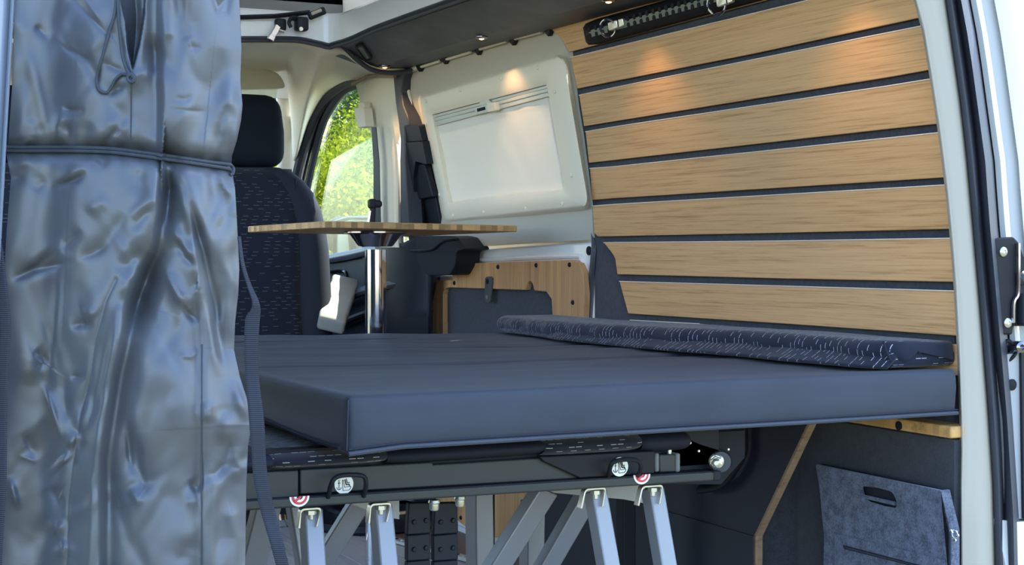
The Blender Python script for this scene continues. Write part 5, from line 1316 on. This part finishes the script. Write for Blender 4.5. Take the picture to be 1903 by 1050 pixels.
def relief(X_, Y_):
    """how far the cloth stands towards the viewer (metres) at a place of the bundle"""
    xl = np.interp(Y_, [q[1] for q in LX], [q[0] for q in LX]); xr = np.interp(Y_, [q[1] for q in RX], [q[0] for q in RX])
    s_ = np.clip((X_ - xl) / (xr - xl), 0, 1)
    R_ = .060 * (1 - np.abs(2 * s_ - 1) ** 2.6)
    # gathered hard at the tie
    dy = (Y_ - YTIE(X_)) / 1.0
    R_ -= .016 * np.exp(-(dy / 16) ** 2) + .008 * np.exp(-(dy / 60) ** 2)
    pl = np.sin(X_ * .155 + 1.5 * np.sin(X_ * .031)) * .6 + np.sin(X_ * .083 + 2) * .5
    R_ += .0032 * pl * np.exp(-np.abs(dy) / 26)
    for kind, pts_, a, wl_, wr_ in STROKES:
        xs_ = [p[0] for p in pts_]; ys_ = [p[1] for p in pts_]; mg = 6.5 * max(wl_, wr_)
        msk = (X_ > min(xs_) - mg) & (X_ < max(xs_) + mg) & (Y_ > min(ys_) - mg) & (Y_ < max(ys_) + mg)
        if not msk.any(): continue
        d_, sg, par = pdist(X_[msk], Y_[msk], pts_)
        wd = np.where(sg < 0, wl_, wr_)
        if kind == 'G':
            fade = .5 - .5 * np.cos(math.pi * np.clip(np.minimum(par, 1 - par) / .42, 0, 1)) if pts_[0][1] > -5 and pts_[-1][1] < 1045 else 1
            R_[msk] += .62 * a * fade * (.65 * np.exp(-(d_ / wd) ** 2) + .6 * np.exp(-(d_ / (2.3 * wd)) ** 2))
        else:
            R_[msk] += .9 * a * np.tanh(sg * d_ / 8) * np.exp(-(d_ / wd) ** 2)
    # open slit at the top with the lining behind it
    e1 = np.interp(Y_, [-60, 0, 40, 90, 131], [205, 222, 232, 236, 246]); e2 = np.interp(Y_, [-60, 0, 26, 85, 131], [280, 271, 270, 260, 247])
    inside = np.clip((X_ - e1) / 3, 0, 1) * np.clip((e2 - X_) / 3, 0, 1) * np.clip((131 - Y_) / 5, 0, 1)
    R_ -= .045 * inside * np.clip(.4 + (X_ - e1) / np.maximum(e2 - e1, 1), .4, 1)
    # soft unevenness and fine creases of thin nylon
    wx, wy = X_ + 14 * vnoise(X_ / 40, Y_ / 40, 5), Y_ + 18 * vnoise(X_ / 40, Y_ / 40, 6)
    R_ += .0062 * (vnoise(wx / 60, wy / 110, 1) - .5) + .0012 * (vnoise(wx / 26, wy / 40, 2) - .5)
    for cx_, cy_, an, ln, wd_, am in BUMPS:
        m_ = (np.abs(X_ - cx_) < 2.6 * ln) & (np.abs(Y_ - cy_) < 2.6 * ln)
        if not m_.any(): continue
        dx, dy_ = X_[m_] - cx_, Y_[m_] - cy_
        u_ = (dx * math.sin(an) + dy_ * math.cos(an)) / ln; v_ = (dx * math.cos(an) - dy_ * math.sin(an)) / wd_ + .35 * u_ * u_
        R_[m_] += am * np.exp(-u_ * u_ - v_ * v_)
    return R_
RAYC = np.array(ray(235, 520)); VIEWD = np.array(FW)
def cloth_pts(X_, Y_, R_):
    r = np.array(FW)[None] + ((X_.ravel() - 951.5) / FPX)[:, None] * np.array(RT)[None] - ((Y_.ravel() - 525) / FPX)[:, None] * np.array(UP)[None]
    return np.array(CP)[None] + r * (CD - R_.ravel())[:, None]
NU, NV = 300, 640
yy_ = np.linspace(-60, 1200, NV); ss = np.linspace(0, 1, NU)
xl_ = np.interp(yy_, [q[1] for q in LX], [q[0] for q in LX]); xr_ = np.interp(yy_, [q[1] for q in RX], [q[0] for q in RX])
sp_ = .5 - .5 * np.cos(math.pi * ss); sp_ = .6 * ss + .4 * sp_
Xg = xl_[:, None] + (xr_ - xl_)[:, None] * sp_[None]; Yg = np.repeat(yy_[:, None], NU, 1)
Rg = relief(Xg, Yg)
front = cloth_pts(Xg, Yg, Rg)
nb = 24; sb_ = np.linspace(1, 0, nb + 2)[1:-1]
Xb = xl_[:, None] + (xr_ - xl_)[:, None] * sb_[None]; Yb = np.repeat(yy_[:, None], nb, 1)
Rb = -.05 * (1 - np.abs(2 * sb_[None] - 1) ** 2.4) + .008 * np.sin(sb_[None] * 30) * (1 - np.abs(2 * sb_[None] - 1)) + np.zeros_like(Xb)
back = cloth_pts(Xb, Yb, Rb)
allp = np.concatenate([front.reshape(NV, NU, 3), back.reshape(NV, nb, 3)], 1); NT = NU + nb
idx = np.arange(NV * NT).reshape(NV, NT)
q_ = np.stack([idx[:-1], np.roll(idx, -1, 1)[:-1], np.roll(idx, -1, 1)[1:], idx[1:]], -1).reshape(-1, 4)
cc = allp.reshape(-1, 3); org = V(((cc[:, 0].min() + cc[:, 0].max()) / 2, (cc[:, 1].min() + cc[:, 1].max()) / 2, cc[:, 2].min()))
me = bpy.data.meshes.new('tent_curtain'); me.from_pydata((cc - np.array(org)).tolist(), [], q_[:, ::-1].tolist()); me.shade_smooth()
me.materials.append(M['nylon'])
cur = empty('tent_curtain', org, 'satin blue grey tent curtain bundled and tied back beside the opening', 'curtain')
fo = bpy.data.objects.new('cloth', me); COL.objects.link(fo); fo.parent = cur; WL[fo] = org
def on_cloth(pts_, lift=.003):
    """points lying on the cloth at the given places"""
    A = np.array(pts_, float); R_ = relief(A[:, 0].copy(), A[:, 1].copy())
    # cords span hollows: never deeper than a smoothed height
    k = np.ones(9) / 9; Rs = np.convolve(np.pad(R_, 4, 'edge'), k, 'valid'); R_ = np.maximum(R_, Rs)
    return [V(p) for p in cloth_pts(A[:, 0], A[:, 1], R_ + lift)]
def path2d(pts_, n=60): return [(p.x, p.y) for p in smoothpath([V((x, y, 0)) for x, y in pts_], n)]
# seam stitched down the cloth
b = MB(); b.tube(on_cloth(path2d([(375, 640), (375, 780), (375, 1000), (375, 1150)], 60), .0002), .0009, 5); b.build('seam', 'cord', cur)
b = MB(); b.tube(on_cloth(path2d([(244, 150), (243, 260)], 40), .0002), .0008, 5); b.build('seam', 'cord', cur)
# tie cord, two strands, with the loop at its end
tc_ = empty('rope', on_cloth([(230, 279), (231, 280)])[0], 'dark doubled rope tied round the waist of the grey tent curtain', 'rope')
for dy, a in ((-3.2, 0), (3.4, 1)):
    pth = [(8, 276 + dy), (40, 277 + dy), (120, 277 + dy), (200, 279 + dy), (260, 286 + dy), (320, 294 + dy), (380, 303 + dy), (422, 309 + dy * 1.2), (431, 313 + dy * 1.6)]
    b = MB(); b.tube(on_cloth(path2d(pth, 100), .006), .0023, 8); b.build('strand', 'cord', tc_)
b = MB(); b.tube(smoothpath([on_cloth([(430, 308), (431, 309)], .006)[0], on_cloth([(434, 314), (435, 315)], .008)[0], on_cloth([(432, 323), (432, 324)], .004)[0], on_cloth([(427, 325), (427, 325.5)], .001)[0]], 12), .0022, 8); b.build('loop', 'cord', tc_)
# draw cord hanging in a loop from the slit, knotted
b = MB(); b.tube(on_cloth(path2d([(216, -40), (214, 20), (204, 55), (193, 95), (186, 120), (180, 142), (182, 162), (190, 171), (200, 171), (208, 160), (215, 147), (226, 138), (240, 140)], 110), .0035), .0019, 8); b.build('draw_cord', 'cord', cur)
b = MB(); b.tube(on_cloth(path2d([(219, -40), (220, 30), (224, 75), (228, 105), (234, 126), (242, 140)], 60), .0045), .0019, 8); b.build('draw_cord', 'cord', cur)
kp = on_cloth([(238, 137), (246, 141), (250, 149), (243, 152), (237, 145), (243, 138), (250, 144), (247, 151)], .006)
b = MB(); b.tube(smoothpath(kp, 40), .0022, 8); b.build('knot', 'cord', cur)
# webbing straps
def strap(edges, name, label, d0, d1=None, cat='strap', fold=None):
    """edges: (left x, right x, y, depth)"""
    rows_, uv_ = [], []; L_ = 0; pc = None
    E_ = []
    m_ = smoothpath([V((a, c, y)) for a, c, y, _ in edges], 90); dd = smoothpath([V((d_, 0, 0)) for *_, d_ in edges], 90)
    for p, d_ in zip(m_, dd):
        A, C_ = PD(p.x, p.z, d_.x), PD(p.y, p.z, d_.x + .004)
        c = (A + C_) / 2
        if pc is not None: L_ += (c - pc).length
        pc = c
        rows_.append([A.lerp(C_, t_) for t_ in (0, .25, .5, .75, 1)]); uv_.append([(t_ * .025, L_) for t_ in (0, .25, .5, .75, 1)])
    b_ = MB(); b_.grid(rows_, uv_); o = b_.build(name, 'webbing', label=label, cat=cat)
    s2 = o.modifiers.new('thick', 'SOLIDIFY'); s2.thickness = .0016; return o
strap([(441, 446, 440, 1.90), (447, 453, 490, 1.88), (458, 466, 530, 1.88), (468, 480, 560, 1.87), (466, 484, 576, 1.87), (456, 483, 592, 1.87), (454, 480, 640, 1.87), (456, 481, 700, 1.87), (463, 491, 785, 1.86), (468, 494, 850, 1.86), (470, 497, 880, 1.86), (475, 502, 912, 1.86), (487, 514, 960, 1.86), (502, 527, 1010, 1.85), (514, 538, 1055, 1.85), (535, 560, 1130, 1.85)],
      'webbing_strap', 'black ribbed webbing strap hanging between the tent curtain and the mattress', 1.87)
strap([(-20, 2, 440, 1.80), (-14, 10, 500, 1.80), (-6, 19, 580, 1.80), (-4, 20, 625, 1.80), (-8, 15, 700, 1.80), (-10, 13, 780, 1.80), (-12, 12, 900, 1.80), (-18, 6, 1000, 1.80), (-22, 2, 1100, 1.80)],
      'webbing_strap', 'black ribbed webbing strap at the left edge of the tent curtain beside the pillar', 1.8)

# ================================================================== OUTSIDE: SHRUBS AND TREES BEYOND THE CAB WINDOW
def leaves(centres, n, size, mat, name, parent, seed, flat=.8):
    r = np.random.RandomState(seed); C_ = np.array([c[:3] for c in centres]); Rr = np.array([c[3] for c in centres])
    k = r.choice(len(C_), n, p=Rr ** 2 / (Rr ** 2).sum()); d_ = r.normal(size=(n, 3)); d_ /= np.linalg.norm(d_, axis=1)[:, None]
    p = C_[k] + d_ * (Rr[k] * r.uniform(.55, 1.05, n))[:, None] * np.array([1, 1, flat])
    a = r.normal(size=(n, 3)); a /= np.linalg.norm(a, axis=1)[:, None]; c = np.cross(a, r.normal(size=(n, 3))); c /= np.linalg.norm(c, axis=1)[:, None]
    s_ = (size * r.uniform(.6, 1.3, n))[:, None]
    v_ = np.stack([p - a * s_, p + c * s_ * .45, p + a * s_, p - c * s_ * .45], 1).reshape(-1, 3)
    o_ = np.array(WL[parent]); f_ = np.arange(4 * n).reshape(n, 4)
    me_ = bpy.data.meshes.new(name); me_.from_pydata((v_ - o_).tolist(), [], f_.tolist()); me_.materials.append(M[mat])
    ob = bpy.data.objects.new(name, me_); COL.objects.link(ob); ob.parent = parent; WL[ob] = WL[parent]; return ob
def tree(name, x, y, h, rad, mat, label, cat, seed, n, size, tr=.08, base=.25, group=None):
    g = -.55; e = empty(name, (x, y, g), label, cat, group)
    r = random.Random(seed); b_ = MB()
    b_.tube([V((x, y, g)), V((x + .05, y, g + h * .45)), V((x - .05, y + .05, g + h * .9))], lambda t_: tr * (1 - .8 * t_), 8); b_.build('trunk', 'bark', e)
    cs = []
    for i in range(16):
        t_ = base + (1 - base) * r.random(); a = r.random() * 6.28; q = rad * (1 - .55 * max(0, t_ - .4) / .6) * r.uniform(.3, .9)
        cs.append((x + q * math.cos(a), y + q * math.sin(a), g + h * t_ * .95, rad * r.uniform(.3, .5)))
        if i % 2 == 0:
            b2_ = MB(); b2_.tube([V((x, y, g + h * t_ * .6)), V(cs[-1][:3])], lambda t2: tr * .35 * (1 - .7 * t2), 5); b2_.build('branch', 'bark', e)
    f = leaves(cs, n, size, mat, 'foliage', e, seed); f['kind'] = 'stuff'
    return e
def along(px, dist, z=0):                                     # where a sight line of the picture meets the ground at that distance
    r = ray(px, 400); r.z = 0; r.normalize(); p = CP + r * dist; return p.x, p.y
for i, (px, d_, h, rad, lb) in enumerate(((585, 9.2, 1.95, .75, 'yellow green shrub beyond the cab window, next to the seat'), (652, 12.2, 2.35, .95, 'tall yellow green shrub in the middle of the cab window'),
                                        (705, 15.6, 2.75, 1.15, 'yellow green shrub beyond the cab window, behind the belt'))):
    x_, y_ = along(px, d_); tree('shrub', x_, y_, h, rad, 'leaf_bright', lb, 'shrub', 20 + i, 22000, .024, .04, .08, 'yellow green shrubs beyond the cab')
for i, (px, d_, h, rad, lb) in enumerate(((690, 21, 6.5, 1.7, 'dark green tree beyond the cab window near the pillar'), (615, 26.5, 8.0, 2.2, 'dark green tree rising behind the shrubs in the cab window'),
                                        (510, 33, 10, 2.8, 'dark green tree far beyond the windscreen and the headrest'))):
    x_, y_ = along(px, d_); tree('tree', x_, y_, h, rad, 'leaf_dark', lb, 'tree', 50 + i, 16000, .055, .16, .2, 'dark green trees beyond the cab')

# black plate with a bright rim on the plank floor behind the bench
fp = empty('floor_plate', PZ(690, 985, 0), 'black plate with chrome rim on the plank floor behind the silver legs', 'floor fitting')
c_ = PZ(720, 985, 0)
b = MB(); b.lathe([(.20, .001), (.21, .012), (.205, .03), (.15, .045), (.0, .05)], c_ + V((.0, .10, 0)), (0, 0, 1), 40); b.build('plate', 'black_trim', fp, smooth=40)
b = MB(); b.tube([c_ + V((.14 * math.cos(a), .10 + .14 * math.sin(a), .05)) for a in [i * math.pi / 16 for i in range(32)]], .012, 8, closed=True); b.build('chrome_rim', 'chrome', fp)
b = MB(); b.lathe([(.06, .045), (.05, .07), (.03, .085), (0, .088)], c_ + V((-.02, .10, 0)), (0, 0, 1), 24); b.build('cover_cap', 'chrome', fp, smooth=50)
